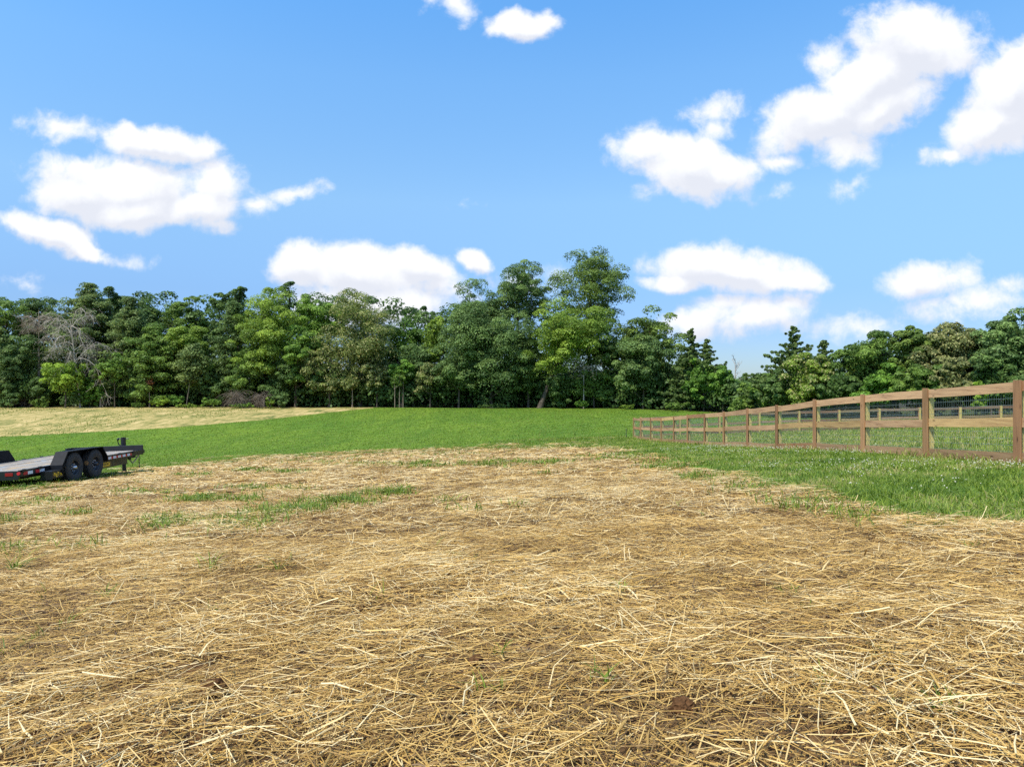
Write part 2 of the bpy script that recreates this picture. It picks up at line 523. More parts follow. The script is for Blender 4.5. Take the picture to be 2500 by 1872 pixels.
def grass_mat(name, a, b, dry=0.06):
    mt, nt, out = new_mat(name)
    r = attr(nt, 'rnd').outputs['Fac']
    c = ramp(nt, r, [(0.0, a), (1 - dry - 0.02, b), (1 - dry * 0.5, (0.38, 0.33, 0.11))])
    leafy(nt, out, c, 0.35, 0.45, 0.3)
    return mt


def leaf_mat(name, cream=None, frac=0.0):
    mt, nt, out = new_mat(name)
    oi = node(nt, 'ShaderNodeObjectInfo')
    r = attr(nt, 'rnd').outputs['Fac']
    cl = attr(nt, 'clump').outputs['Fac']
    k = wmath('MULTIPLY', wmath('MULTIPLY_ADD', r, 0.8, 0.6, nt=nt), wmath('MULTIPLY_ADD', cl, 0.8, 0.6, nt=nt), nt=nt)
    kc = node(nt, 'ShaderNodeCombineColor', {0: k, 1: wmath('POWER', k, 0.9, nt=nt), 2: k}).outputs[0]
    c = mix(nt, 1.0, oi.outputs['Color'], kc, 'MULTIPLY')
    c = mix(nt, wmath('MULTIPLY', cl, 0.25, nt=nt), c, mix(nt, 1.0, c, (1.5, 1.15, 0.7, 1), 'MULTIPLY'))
    if cream:
        f = wmath('GREATER_THAN', r, 1 - frac, nt=nt)
        c = mix(nt, f, c, (*cream, 1))
    leafy(nt, out, c, 0.38, 0.5, 0.22)
    return mt


M_STRAW = straw_mat()
M_GRASS = grass_mat('long_grass', (0.092, 0.160, 0.010), (0.290, 0.365, 0.042))
M_LAWN = grass_mat('mown_grass', (0.115, 0.182, 0.013), (0.21, 0.282, 0.026), 0.03)
M_LEAF = leaf_mat('leaves')
M_LEAF_BLOSSOM = leaf_mat('leaves_with_pale_blossom', (0.50, 0.47, 0.19), 0.24)
M_NEEDLE = leaf_mat('needles')
M_CLOVER = flat_mat('clover_white', (0.58, 0.555, 0.40), 0.8)
M_SOIL = flat_mat('red_brown_clay', (0.105, 0.052, 0.022), 1.0, 0, 0.5, 60, 0.05, 0.9)


def ground_mat():
    mt, nt, out = new_mat('ground_surface')
    t = node(nt, 'ShaderNodeTexCoord')
    v = t.outputs['Object']
    mk = attr(nt, 'mask')
    ms = node(nt, 'ShaderNodeSeparateColor', {0: mk.outputs['Color']})
    near_s, far_s, wood = ms.outputs[0], ms.outputs[1], ms.outputs[2]
    e = noise(nt, v, 1.6, 6, 0.65)
    e2 = noise(nt, v, 0.35, 4, 0.6)
    # mown turf
    n1 = noise(nt, scaled(nt, v, (1.0, 0.40, 1)), 2.6, 9, 0.84)
    tur = ramp(nt, n1.outputs[0], [(0.34, (0.050, 0.098, 0.008)), (0.5, (0.132, 0.208, 0.015)), (0.66, (0.215, 0.285, 0.034))])
    n2 = noise(nt, scaled(nt, v, (0.10, 0.05, 1)), 1.0, 4, 0.6)
    tur = mix(nt, node(nt, 'ShaderNodeMapRange', {0: n2.outputs[0], 1: 0.40, 2: 0.62, 3: 0.0, 4: 0.65}).outputs[0], tur, (0.07, 0.155, 0.012, 1))
    n3 = noise(nt, scaled(nt, v, (0.62, 0.085, 1)), 1.0, 6, 0.72)
    tur = mix(nt, node(nt, 'ShaderNodeMapRange', {0: n3.outputs[0], 1: 0.42, 2: 0.62, 3: 0.0, 4: 0.6}).outputs[0], tur, (0.05, 0.115, 0.010, 1))
    wv = node(nt, 'ShaderNodeTexWave', {'Vector': node(nt, 'ShaderNodeMapping', {0: v, 2: (0, 0, R(38))}).outputs[0], 'Scale': 0.16, 'Distortion': 2.0, 'Detail': 2.0, 'Detail Scale': 0.6})
    tur = mix(nt, wmath('MULTIPLY', wv.outputs['Fac'], 0.16, nt=nt), tur, (0.19, 0.27, 0.07, 1))
    # straw seen from far away / the fine litter between the stalks
    l1 = noise(nt, scaled(nt, v, (1.0, 2.0, 1)), 9.0, 8, 0.78, 0.6)
    lit = ramp(nt, l1.outputs[0], [(0.32, (0.055, 0.03, 0.014)), (0.5, (0.14, 0.08, 0.033)), (0.64, (0.25, 0.155, 0.06)), (0.78, (0.42, 0.28, 0.12))])
    l2 = noise(nt, v, 0.9, 5, 0.7)
    soil = ramp(nt, noise(nt, v, 26, 6, 0.7).outputs[0], [(0.3, (0.06, 0.024, 0.010)), (0.7, (0.17, 0.072, 0.028))])
    sm = node(nt, 'ShaderNodeMapRange', {0: l2.outputs[0], 1: 0.42, 2: 0.62, 3: 0.0, 4: 0.8}).outputs[0]
    lit = mix(nt, sm, lit, soil)
    # hay left on the far field
    f1 = noise(nt, scaled(nt, v, (0.8, 0.30, 1)), 0.9, 9, 0.82, 0.4)
    f2 = noise(nt, scaled(nt, v, (0.7, 0.12, 1)), 1.0, 6, 0.75)
    f1v = wmath('MULTIPLY_ADD', wmath('SUBTRACT', f2.outputs[0], 0.5, nt=nt), 0.5, f1.outputs[0], nt=nt)
    far = ramp(nt, f1v, [(0.36, (0.09, 0.12, 0.03)), (0.45, (0.26, 0.23, 0.07)), (0.54, (0.42, 0.32, 0.12)), (0.66, (0.58, 0.44, 0.20))])
    def soft(mask, amt, lo, hi):
        s = wmath('ADD', mask, wmath('MULTIPLY', wmath('SUBTRACT', e.outputs[0], 0.5, nt=nt), amt, nt=nt), nt=nt)
        return node(nt, 'ShaderNodeMapRange', {0: s, 1: lo, 2: hi, 3: 0.0, 4: 1.0}).outputs[0]
    c = mix(nt, soft(far_s, 0.5, 0.42, 0.58), tur, far)
    c = mix(nt, soft(near_s, 0.9, 0.40, 0.60), c, lit)
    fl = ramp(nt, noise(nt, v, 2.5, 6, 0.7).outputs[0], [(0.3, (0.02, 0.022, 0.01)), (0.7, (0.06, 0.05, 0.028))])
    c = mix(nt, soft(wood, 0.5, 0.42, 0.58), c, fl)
    bp = node(nt, 'ShaderNodeBump', {'Height': n1.outputs[0], 'Strength': 0.5, 'Distance': 0.05})
    b = principled(nt, out, Base_Color=c, Roughness=0.95)
    b.inputs['Specular IOR Level'].default_value = 0.1
    nt.links.new(bp.outputs[0], b.inputs['Normal'])
    return mt


# ------------------------------------------------------------------ ground
def forest_front(x):
    """depth of the edge of the woods"""
    return np.interp(x, [-200, -66, -20, 10, 22, 30, 37, 45, 90], [104, 98, 95, 93, 88, 74, 62, 56, 50])


def build_ground():
    Y = np.concatenate([np.arange(-14, 1.0, 0.5), np.geomspace(1.0, 60, 300), np.arange(60.6, 130, 0.7), np.geomspace(132, 3000, 40)])
    t = np.concatenate([-np.geomspace(4.5, 0.95, 40), np.linspace(-0.93, 0.93, 560), np.geomspace(0.95, 4.5, 40)])
    YY, TT = np.meshgrid(Y, t, indexing='ij')
    XX = TT * (np.maximum(YY, 0) + 6)
    ZZ = ground_z(XX, YY)
    s, px, py = strawness(XX, YY, ZZ)
    near = np.clip(0.5 + s / 26, 0, 1)
    farv = np.clip(0.5 + farstraw(XX, YY, px, py) / 8, 0, 1)
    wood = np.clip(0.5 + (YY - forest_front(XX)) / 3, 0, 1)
    nr, nc = YY.shape
    i = np.arange(nr - 1)[:, None] * nc + np.arange(nc - 1)[None, :]
    Q = np.stack([i, i + 1, i + nc + 1, i + nc], -1).reshape(-1, 4)
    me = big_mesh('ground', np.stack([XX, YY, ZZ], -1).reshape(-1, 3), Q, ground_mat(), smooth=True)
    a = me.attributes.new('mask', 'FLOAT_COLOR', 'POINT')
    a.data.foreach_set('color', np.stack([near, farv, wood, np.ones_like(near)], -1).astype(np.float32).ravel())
    tag(link(bpy.data.objects.new('ground', me)), 'gently sloping field of straw and mown green grass', 'ground', kind='structure')


build_ground()


# ------------------------------------------------------------------ straw
def bare(x, y):
    """clods and bare soil showing through the mulch (0..1)"""
    n = fbm(x * 1.3 + 5, y * 1.3, 21, 3)
    return np.clip((n - 0.69) / 0.08, 0, 1)


BARE_SPOTS = []
for (bx, by, rx, ry) in [(510, 1690, 60, 22), (480, 1640, 50, 18), (340, 1690, 60, 14), (560, 1700, 50, 16), (1290, 1590, 30, 10), (920, 1560, 40, 14), (2350, 1510, 60, 14), (1620, 1755, 90, 20), (1840, 1765, 80, 16), (1870, 1530, 50, 8), (2350, 1490, 40, 8), (1190, 1625, 40, 12), (1180, 1410, 40, 8), (1880, 1205, 60, 4), (1020, 1250, 40, 3), (1230, 1570, 50, 10), (2000, 1830, 90, 20), (2150, 1700, 60, 12)]:
    X_, Y_, Z_ = px_point(bx, by)
    BARE_SPOTS.append((X_, Y_, .04 + .8 * rx / F * Y_, .05 + .7 * ry / F * Y_ * Y_ / 0.9))


def build_straw():
    VS, QS, RN = [], [], []
    off = 0
    zones = [(1.15, 3.0, 5000, 0.0027, (0.07, 0.25)), (3.0, 5.5, 3500, 0.0033, (0.08, 0.27)), (5.5, 11, 1700, 0.0052, (0.10, 0.32)), (11, 20, 420, 0.011, (0.15, 0.4)), (20, 42, 110, 0.02, (0.2, 0.6))]
    for zi, (y0, y1, dn, wd, (l0, l1)) in enumerate(zones):
        area = 0.82 * (y1 ** 2 - y0 ** 2) + 1.2 * (y1 - y0)
        n = int(area * dn)
        # rejection sample y with pdf ~ width(y)
        y = np.sqrt(rng.uniform(y0 ** 2, y1 ** 2, n))
        x = rng.uniform(-1, 1, n) * (0.82 * y + 0.6)
        s, px, py = strawness(x, y)
        soft = 10 + 8 * vnoise(x * 3, y * 3, 5)
        edge = (fbm(x * 0.8, y * 0.8, 33, 3) - 0.5) * 46
        keep = rng.uniform(0, 1, n) < np.clip(0.55 + (s + edge) / soft, 0, 1)
        cl = fbm(x * 2.2, y * 2.2, 41, 3)
        b = np.zeros(n)
        for (bx, by, rx, ry) in BARE_SPOTS:
            b = np.maximum(b, np.clip(1.5 * (1 - ((x - bx) / rx) ** 2 - ((y - by) / ry) ** 2), 0, 1) * 0.92)
        keep &= rng.uniform(0, 1, n) > b * 0.9
        keep &= rng.uniform(0, 1, n) < 0.72 + 0.8 * np.clip(cl - 0.25, 0, 1)
        x, y, cl, b = x[keep], y[keep], cl[keep], b[keep]
        n = len(x)
        L = rng.uniform(l0, l1, n) * rng.uniform(0.6, 1.0, n)
        L = np.where(rng.uniform(0, 1, n) < 0.15, L * 0.3, L)          # broken bits and chaff
        flow = (fbm(x * 0.7, y * 0.7, 55, 2) - 0.5) * 5.0
        az = np.where(rng.uniform(0, 1, n) < 0.45, rng.uniform(0, 6.283, n), flow + rng.normal(0, 0.8, n))
        loose = rng.uniform(0, 1, n)
        pitch = rng.normal(0, 0.085, n) + np.where((loose > 0.96) & (y > 1.7) & (y < 7), rng.uniform(-0.45, 0.45, n), 0)
        mound = np.clip(fbm(x * 1.1, y * 1.1, 61, 3) - 0.45, 0, 1) * 0.22
        h = 0.004 + rng.uniform(0, 1, n) ** 1.5 * (0.022 + mound) + np.abs(np.sin(pitch)) * L * 0.45
        z = ground_z(x, y) + h
        d = np.stack([np.cos(az) * np.cos(pitch), np.sin(az) * np.cos(pitch), np.sin(pitch) - 0.0731 * np.sin(az) + 0.043 * np.cos(az)], -1)
        c = np.stack([x, y, z], -1)
        side = np.stack([-np.sin(az), np.cos(az), rng.normal(0, 0.35, n)], -1)
        side /= np.linalg.norm(side, axis=1)[:, None]
        kink = rng.normal(0, 0.045, n) * L
        bow = rng.normal(0.0, 0.03, n) * L
        mid = c + np.stack([-np.sin(az) * kink, np.cos(az) * kink, bow], -1)
        tm = rng.uniform(-0.25, 0.25, n)[:, None]
        P = np.stack([c - d * (L / 2)[:, None], mid + d * tm * L[:, None], c + d * (L / 2)[:, None]], 1)
        w = wd * rng.uniform(0.5, 1.35, n)
        wide = (rng.uniform(0, 1, n) > 0.95) & (y < 5.5)            # leaf sheaths
        w = np.where(wide, w * 2.2, w)
        Wd = np.stack([w, w, w * np.where(wide, 0.25, 0.8)], 1)
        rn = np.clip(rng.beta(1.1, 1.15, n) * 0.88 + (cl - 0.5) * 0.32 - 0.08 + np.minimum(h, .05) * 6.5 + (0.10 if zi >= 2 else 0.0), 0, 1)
        if zi < 2:                                   # nearest stalks get a rounded (ridged) section
            up = np.cross(d, side); up *= np.sign(up[:, 2:3]); up /= np.linalg.norm(up, axis=1)[:, None]
            N = n
            o = side[:, None, :] * Wd[:, :, None] * 0.5
            Pm = P + up[:, None, :] * Wd[:, :, None] * 0.42
            V = np.stack([P - o, Pm, P + o], 2).reshape(-1, 3)
            base = (np.arange(N) * 9)[:, None, None]
            kk = (np.arange(2) * 3)[None, :, None]
            jj = np.arange(2)[None, None, :]
            bb = base + kk + jj
            Q = np.stack([bb, bb + 1, bb + 4, bb + 3], -1).reshape(-1, 4)
            f = 4
        else:
            V, Q = ribbons(P, side, Wd)
            f = 2
        VS.append(V); QS.append(Q + off); RN.append(np.repeat(rn, f))
        off += len(V)
    me = big_mesh('straw', np.concatenate(VS), np.concatenate(QS), M_STRAW, {'rnd': np.concatenate(RN)})
    tag(link(bpy.data.objects.new('straw', me)), 'dry golden straw mulch strewn over the foreground soil', 'straw', kind='stuff')


build_straw()


# ------------------------------------------------------------------ grass
def blades(x, y, hgt, wid, lean=0.5, zoff=0.0, rshift=0.0):
    n = len(x)
    az = rng.uniform(0, 2 * np.pi, n)
    ln = np.abs(rng.normal(lean, lean * 0.6, n))
    z = ground_z(x, y) + zoff
    b = np.stack([x, y, z], -1)
    out = np.stack([np.cos(az), np.sin(az), np.zeros(n)], -1)
    ts = np.array([0, 0.4, 0.75, 1.0])
    P = np.stack([b + out * (ln * hgt * t ** 1.8)[:, None] + np.array([0, 0, 1.0]) * (hgt * (t - 0.35 * np.minimum(ln, 1.2) * t ** 2.5))[:, None] for t in ts], 1)
    sa = az + np.pi / 2 + rng.normal(0, 0.5, n)
    side = np.stack([np.cos(sa), np.sin(sa), np.zeros(n)], -1)
    Wd = wid[:, None] * np.array([0.7, 1.0, 0.7, 0.08])[None, :]
    V, Q = ribbons(P, side, Wd)
    r = np.clip(rng.uniform(0, 1, n) + rshift, 0, 1)
    return V, Q, np.repeat(r, 3)


def pack(name, sets, mt, label, cat):
    off, VS, QS, RN = 0, [], [], []
    for V, Q, r in sets:
        VS.append(V); QS.append(Q + off); RN.append(r); off += len(V)
    me = big_mesh(name, np.concatenate(VS), np.concatenate(QS), mt, {'rnd': np.concatenate(RN)})
    return tag(link(bpy.data.objects.new(name, me)), label, cat, kind='stuff')


FENCE_X = 7.6
fence_px = [1547.5, 1566, 1589.6, 1615.7, 1646.3, 1680, 1722, 1769, 1827, 1899, 1991.8, 2110.5, 2265, 2490]
fence_Y = [F * FENCE_X / (p - 1250) for p in fence_px] + [7.85, 5.4]
BACK_A = (FENCE_X + 0.1, fence_Y[0] + 0.1)
BACK_N = 14


def build_grass():
    sets = []
    # long grass and clover between the straw and the fence
    for (y0, y1, dn, wd) in [(1.5, 4.5, 1300, 0.0055), (4.5, 9, 1500, 0.0055), (9, 16, 900, 0.008), (16, 28, 420, 0.013), (28, 46, 200, 0.02)]:
        n = int((y1 - y0) * 13 * dn)
        x = rng.uniform(-3, 10, n); y = rng.uniform(y0, y1, n)
        s, px, py = strawness(x, y)
        edge = (fbm(x * 0.9, y * 0.9, 33, 3) - 0.5) * 50
        p = np.clip((-s - edge) / 14 + 0.25, 0, 1) * np.where(px < 1330, 0.4, 1) * (0.4 + fbm(x * 1.5, y * 1.5, 71, 2))
        k = (rng.uniform(0, 1, n) < p) & (px > 1180) & (x < 7.5)
        x, y = x[k], y[k]
        tall = fbm(x * 1.2, y * 1.2, 77, 2)
        tall2 = fbm(x * 3.1, y * 3.1, 78, 2)
        h = rng.uniform(0.05, 0.13, len(x)) * (0.35 + 0.7 * tall + 0.9 * np.clip(tall2 - .35, 0, 1)) * np.where(x > 6.9, 0.7, 1)
        sets.append(blades(x, y, h, wd * rng.uniform(0.7, 1.7, len(x)), 0.95, 0, (fbm(x * 1.6, y * 1.6, 79, 3) - .5) * 1.5))
    # the paddock
    for (y0, y1, dn, wd) in [(3.5, 7, 420, 0.010), (7, 14, 420, 0.011), (14, 26, 190, 0.016), (26, 44, 90, 0.026)]:
        n = int((y1 - y0) * 28 * dn)
        x = rng.uniform(7.4, 36, n); y = rng.uniform(y0, y1, n)
        px = 1250 + F * x / y
        k = (px < 3600) & (px > 1500)
        x, y = x[k], y[k]
        h = rng.uniform(0.07, 0.2, len(x)) * (0.5 + fbm(x, y, 83, 2))
        sets.append(blades(x, y, h, wd * rng.uniform(0.6, 1.3, len(x)), 0.6, 0, 0.28))
    # tufts coming up through the straw: (px, py, spread px, spread py, tufts)
    spots = [(490, 1222, 60, 7, 26), (600, 1222, 40, 5, 8), (415, 1282, 50, 12, 24), (565, 1285, 70, 16, 30), (640, 1262, 60, 10, 20), (730, 1246, 70, 9, 26), (830, 1228, 70, 8, 26), (930, 1208, 50, 8, 24), (975, 1200, 14, 6, 10), (700, 1200, 60, 6, 12), (620, 1195, 60, 6, 12),
             (1050, 1135, 120, 8, 34), (1210, 1138, 60, 6, 14), (1330, 1132, 60, 6, 26), (1230, 1130, 40, 4, 12), (620, 1150, 60, 4, 16), (720, 1155, 40, 5, 10), (900, 1135, 110, 6, 22), (480, 1160, 60, 5, 10), (780, 1128, 120, 6, 20), (1000, 1112, 150, 5, 26),
             (1620, 1140, 60, 12, 40), (1500, 1118, 90, 8, 34), (1700, 1170, 60, 10, 20), (1820, 1200, 70, 14, 18), (1950, 1240, 70, 14, 16), (2100, 1268, 90, 12, 14), (2300, 1290, 120, 14, 14),
             (1085, 1224, 10, 3, 2), (1140, 1250, 30, 4, 4), (1320, 1160, 10, 3, 2), (1075, 1228, 20, 3, 3), (1255, 1240, 20, 3, 3), (35, 1350, 30, 8, 6), (80, 1352, 20, 4, 4), (60, 1240, 60, 5, 12), (20, 1280, 30, 6, 8), (180, 1260, 40, 5, 6), (120, 1225, 40, 4, 8), (350, 1205, 60, 4, 8),
             (170, 1345, 8, 3, 2), (205, 1345, 14, 5, 3), (240, 1345, 8, 4, 2), (270, 1460, 20, 4, 2), (500, 1395, 20, 4, 2), (520, 1398, 16, 4, 2), (690, 1400, 10, 3, 1), (40, 1395, 20, 6, 3), (45, 1370, 10, 3, 1), (430, 1330, 10, 3, 2), (390, 1335, 14, 4, 2),
             (1222, 1606, 12, 5, 2), (88, 1570, 12, 5, 2), (15, 1600, 4, 6, 1), (160, 1535, 8, 3, 1), (530, 1500, 10, 3, 2), (1515, 1445, 10, 4, 2), (2015, 1690, 10, 6, 2), (2180, 1735, 8, 5, 1), (2285, 1750, 14, 5, 2), (1480, 1675, 10, 4, 1), (1975, 1495, 4, 3, 1), (1270, 1440, 10, 3, 1), (2380, 1345, 20, 5, 2), (2150, 1610, 10, 3, 1), (1210, 1700, 6, 6, 1), (1925, 1460, 14, 3, 2)]
    tx, ty, th, tw = [], [], [], []
    for (a, b, ra, rb, n) in spots:
        for _ in range(n if n < 5 else int(n * 2.0)):
            X_, Y_, Z_ = px_point(a + rng.normal(0, ra * 0.6), b + rng.normal(0, rb * 0.6))
            k = rng.integers(5, 12)
            sp = 0.018 if Y_ < 5 else 0.10
            tx.append(X_ + rng.normal(0, sp, k)); ty.append(Y_ + rng.normal(0, sp, k))
            big = 0.085 if Y_ < 4 else 0.15
            th.append(rng.uniform(0.35, 1.0, k) * big)
            tw.append(np.full(k, max(0.004, 0.0014 * Y_)) * rng.uniform(0.7, 1.2, k))
    # stray single shoots
    n = 1500
    y = np.sqrt(rng.uniform(9, 36 ** 2, n)); x = rng.uniform(-.85, .6, n) * y
    s, px, py = strawness(x, y)
    k = (s > 0) & (fbm(x * 0.5, y * 0.5, 93, 2) > 0.55)
    for X_, Y_ in zip(x[k], y[k]):
        q = rng.integers(2, 6)
        tx.append(X_ + rng.normal(0, .03, q)); ty.append(Y_ + rng.normal(0, .03, q)); th.append(rng.uniform(.04, .12, q)); tw.append(np.full(q, max(0.004, 0.0010 * Y_)))
    sets.append(blades(np.concatenate(tx), np.concatenate(ty), np.concatenate(th), np.concatenate(tw), 0.95, 0.008, -0.12))
    pack('grass', sets, M_GRASS, 'long lush green grass beside and inside the board fence and in tufts through the straw', 'grass')
    # mown turf: short blades over the near part of the green field
    sets = []
    for (y0, y1, dn, wd) in [(14, 26, 150, 0.02), (26, 40, 80, 0.03), (40, 60, 40, 0.045), (60, 94, 22, 0.075)]:
        n = int(0.85 * (y1 ** 2 - y0 ** 2) * dn)
        y = np.sqrt(rng.uniform(y0 ** 2, y1 ** 2, n)); x = rng.uniform(-0.85, 0.85, n) * y
        s, px, py = strawness(x, y)
        edge = (fbm(x * 0.8, y * 0.8, 33, 3) - 0.5) * 40
        k = (s + edge < 2) & (x < 7.4 + np.maximum(0, y - 43.4) * 99) & (farstraw(x, y, px, py) < 0)
        x, y = x[k], y[k]
        sets.append(blades(x, y, rng.uniform(0.03, 0.07, len(x)), wd * rng.uniform(0.6, 1.3, len(x)), 0.8))
    n = 26000
    y = rng.uniform(58, 97, n); x = rng.uniform(-75, -12, n)
    s, px, py = strawness(x, y)
    k = (farstraw(x, y, px, py) > -1) & (y < forest_front(x)) & (fbm(x * .18, y * .07, 131, 3) + rng.uniform(-.12, .12, n) > .52)
    sets.append(blades(x[k], y[k], rng.uniform(.04, .13, k.sum()), rng.uniform(.04, .10, k.sum()), .8, 0, .12))
    # longer fringe round the trailer wheels
    n = 2600
    x = rng.uniform(-15.5, -11.3, n); y = rng.uniform(16.2, 23, n)
    s, px, py = strawness(x, y)
    k = s < 6
    sets.append(blades(x[k], y[k], rng.uniform(0.05, 0.16, k.sum()), rng.uniform(0.01, 0.02, k.sum()), 0.6, 0, -0.2))
    pack('turf', sets, M_LAWN, 'short mown green turf of the middle field', 'turf')
    # clover heads
    me_v, me_f = [], []
    n = 9000
    y = np.concatenate([rng.uniform(6.5, 24, n), rng.uniform(9, 40, n)])
    x = np.concatenate([rng.uniform(3, 7.5, n), rng.uniform(7.7, 30, n)])
    s, px, py = strawness(x, y)
    dn = fbm(x * 0.55, y * 0.55, 97, 3)
    out = x < 7.55
    lim = np.where(out, np.clip(1 - (7.5 - x) / 4.2, 0, 1) * 0.6 + 0.03, 0.6)
    k = (s < -14) & (px < 2600) & (rng.uniform(0, 1, 2 * n) < lim * np.clip((dn - 0.40) * 5, 0, 1))
    x, y = x[k], y[k]
    z = ground_z(x, y) + rng.uniform(0.07, 0.125, len(x))
    r = rng.uniform(0.005, 0.009, len(x)) * np.where(y > 15, 1.2, 1)
    dirs = []
    for ring, zz, rr in ((0, -0.5, 0.7), (1, 0.25, 1.0), (2, 0.85, 0.55)):
        for q in range(6):
            a = q * math.pi / 3 + ring * 0.5
            dirs.append((math.cos(a) * rr, math.sin(a) * rr, zz * 0.9))
    dirs = np.array(dirs)
    V = (np.stack([x, y, z], -1)[:, None, :] + dirs[None] * r[:, None, None])
    fq = []
    for ring in range(2):
        for q in range(6):
            fq.append((ring * 6 + q, ring * 6 + (q + 1) % 6, ring * 6 + 6 + (q + 1) % 6, ring * 6 + 6 + q))
    fq += [(12, 13, 14, 15), (12, 15, 16, 17)]
    fq = np.array(fq)
    Q = (np.arange(len(x)) * 18)[:, None, None] + fq[None]
    me = big_mesh('clover_flowers', V.reshape(-1, 3), Q.reshape(-1, 4), M_CLOVER, smooth=True)
    tag(link(bpy.data.objects.new('clover_flowers', me)), 'white clover heads dotted through the grass along the fence', 'clover', kind='stuff')


build_grass()


# ------------------------------------------------------------------ fences
def skew_box(mb, a, b, z0a, z1a, z0b, z1b, na, th, seg=6, sag=0.0):
    """board from plan point a to b; na = plan normal, th = thickness offset towards na"""
    vs, fs = [], []
    for i in range(seg + 1):
        t = i / seg
        x, y = a[0] * (1 - t) + b[0] * t, a[1] * (1 - t) + b[1] * t
        w = sag * math.sin(math.pi * t)
        z0, z1 = z0a * (1 - t) + z0b * t + w, z1a * (1 - t) + z1b * t + w
        for (d, z) in ((0, z0), (th, z0), (th, z1), (0, z1)):
            vs.append((x + na[0] * d, y + na[1] * d, z))
    for i in range(seg):
        o = i * 4
        for k in range(4):
            fs.append((o + k, o + (k + 1) % 4, o + 4 + (k + 1) % 4, o + 4 + k))
    fs += [(3, 2, 1, 0), tuple(seg * 4 + k for k in range(4))]
    mb.add(vs, fs)


def build_fence(pts, outer, rail_mat, root_label, H=1.24, cover_skip=()):
    """pts plan points of the posts; outer = plan unit normal of the board side"""
    x0, y0 = pts[0]
    root = link(bpy.data.objects.new('board_fence', None))
    tag(root, root_label, 'fence')
    rr = random.Random(len(pts) * 7 + int(y0))
    n = len(pts)
    gz = [float(ground_z(x, y)) for x, y in pts]
    for i, (x, y) in enumerate(pts):
        cx, cy = x - outer[0] * 0.047, y - outer[1] * 0.047          # post centre, inside of the boards
        tilt = rr.uniform(-.006, .006)
        mb = MB()
        hw = 0.045
        mb.box(cx - hw, cx + hw, cy - hw, cy + hw, gz[i] - 0.5, gz[i] + H + 0.0)
        mb.build('post', M_POST, root, 0.004)
        mb = MB()
        dx, dy = -outer[1], outer[0]
        d0, d1 = 0.028, 0.052
        hw = 0.078
        q = [(x + dx * s * hw + outer[0] * d, y + dy * s * hw + outer[1] * d) for (s, d) in ((-1, d0), (1, d0), (1, d1), (-1, d1))]
        sh_ = rr.uniform(-.016, .016)                                  # few boards stand quite plumb
        vs = [(a + dx * sh_ * k, b + dy * sh_ * k, z) for k, z in ((0, gz[i] - 0.05), (1, gz[i] + H + 0.022 + tilt)) for a, b in q]
        mb.add(vs, [(0, 3, 2, 1), (4, 5, 6, 7), (0, 1, 5, 4), (1, 2, 6, 5), (2, 3, 7, 6), (3, 0, 4, 7)])
        o = mb.build('cover_board', M_COVER, root, 0.003)
        k = rr.uniform(.85, 1.1); o.color = (k, k * rr.uniform(.96, 1.04), k, 1)
    for i in range(n - 1):
        a, b = pts[i], pts[i + 1]
        for j, (h0, h1) in enumerate(((H - 0.155, H - 0.005), (H * 0.5 - 0.06, H * 0.5 + 0.085), (0.015, 0.165))):
            mb = MB()
            e = [rr.uniform(-.012, .012) for _ in range(2)]
            # a board may not follow the dip exactly
            skew_box(mb, a, b, gz[i] + h0 + e[0], gz[i] + h1 + e[0], gz[i + 1] + h0 + e[1], gz[i + 1] + h1 + e[1], outer, 0.0245, 6, rr.uniform(-.022, .014))
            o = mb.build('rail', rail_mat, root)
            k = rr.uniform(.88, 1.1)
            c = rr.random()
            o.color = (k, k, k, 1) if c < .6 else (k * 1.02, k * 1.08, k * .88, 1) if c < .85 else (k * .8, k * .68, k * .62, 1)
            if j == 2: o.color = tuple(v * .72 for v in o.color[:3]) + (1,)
        # welded wire between rails and post
        mb = MB()
        L = math.hypot(b[0] - a[0], b[1] - a[1])
        ux, uy = (b[0] - a[0]) / L, (b[1] - a[1]) / L
        ox, oy = -outer[0] * 0.006, -outer[1] * 0.006
        r = 0.0012

        def wire(p, q, r=r):
            mb.tube([p, q], r, 4, 0, False)
        m_ = int(L / 0.0508)
        for k in range(1, m_):
            t = k / m_
            x, y, z = a[0] + (b[0] - a[0]) * t + ox, a[1] + (b[1] - a[1]) * t + oy, gz[i] * (1 - t) + gz[i + 1] * t
            wire((x, y, z + 0.03), (x, y, z + H - 0.03))
        k = 0.08
        while k < H - 0.03:
            wire((a[0] + ox, a[1] + oy, gz[i] + k), (b[0] + ox, b[1] + oy, gz[i + 1] + k), 0.0026)
            k += 0.1016
        mb.build('wire_mesh', M_WIRE, root)
    return root


build_fence([(FENCE_X, y) for y in fence_Y], (-1, 0), M_RAIL_Y, 'long brown board fence with wire mesh running up the right side of the grass')
bp_ = [(BACK_A[0] + 0.35 + 2.44 * i, BACK_A[1] - 0.035 * 2.44 * i) for i in range(BACK_N)]
build_fence(bp_, (0, 1), M_RAIL_X, 'far board fence with yellowish posts across the back of the paddock')

tp = MB()
X_, Y_ = 7.05, 43.0
zt = float(ground_z(X_, Y_))
tp.box(X_ - .02, X_ + .02, Y_ - .004, Y_ + .004, zt - .2, zt + .58)
tp.box(X_ - .003, X_ + .003, Y_ - .03, Y_ - .004, zt - .2, zt + .575)
tag(tp.build('steel_post', M_TPOST), 'short dark steel stake standing in the grass at the far end of the fence', 'stake')


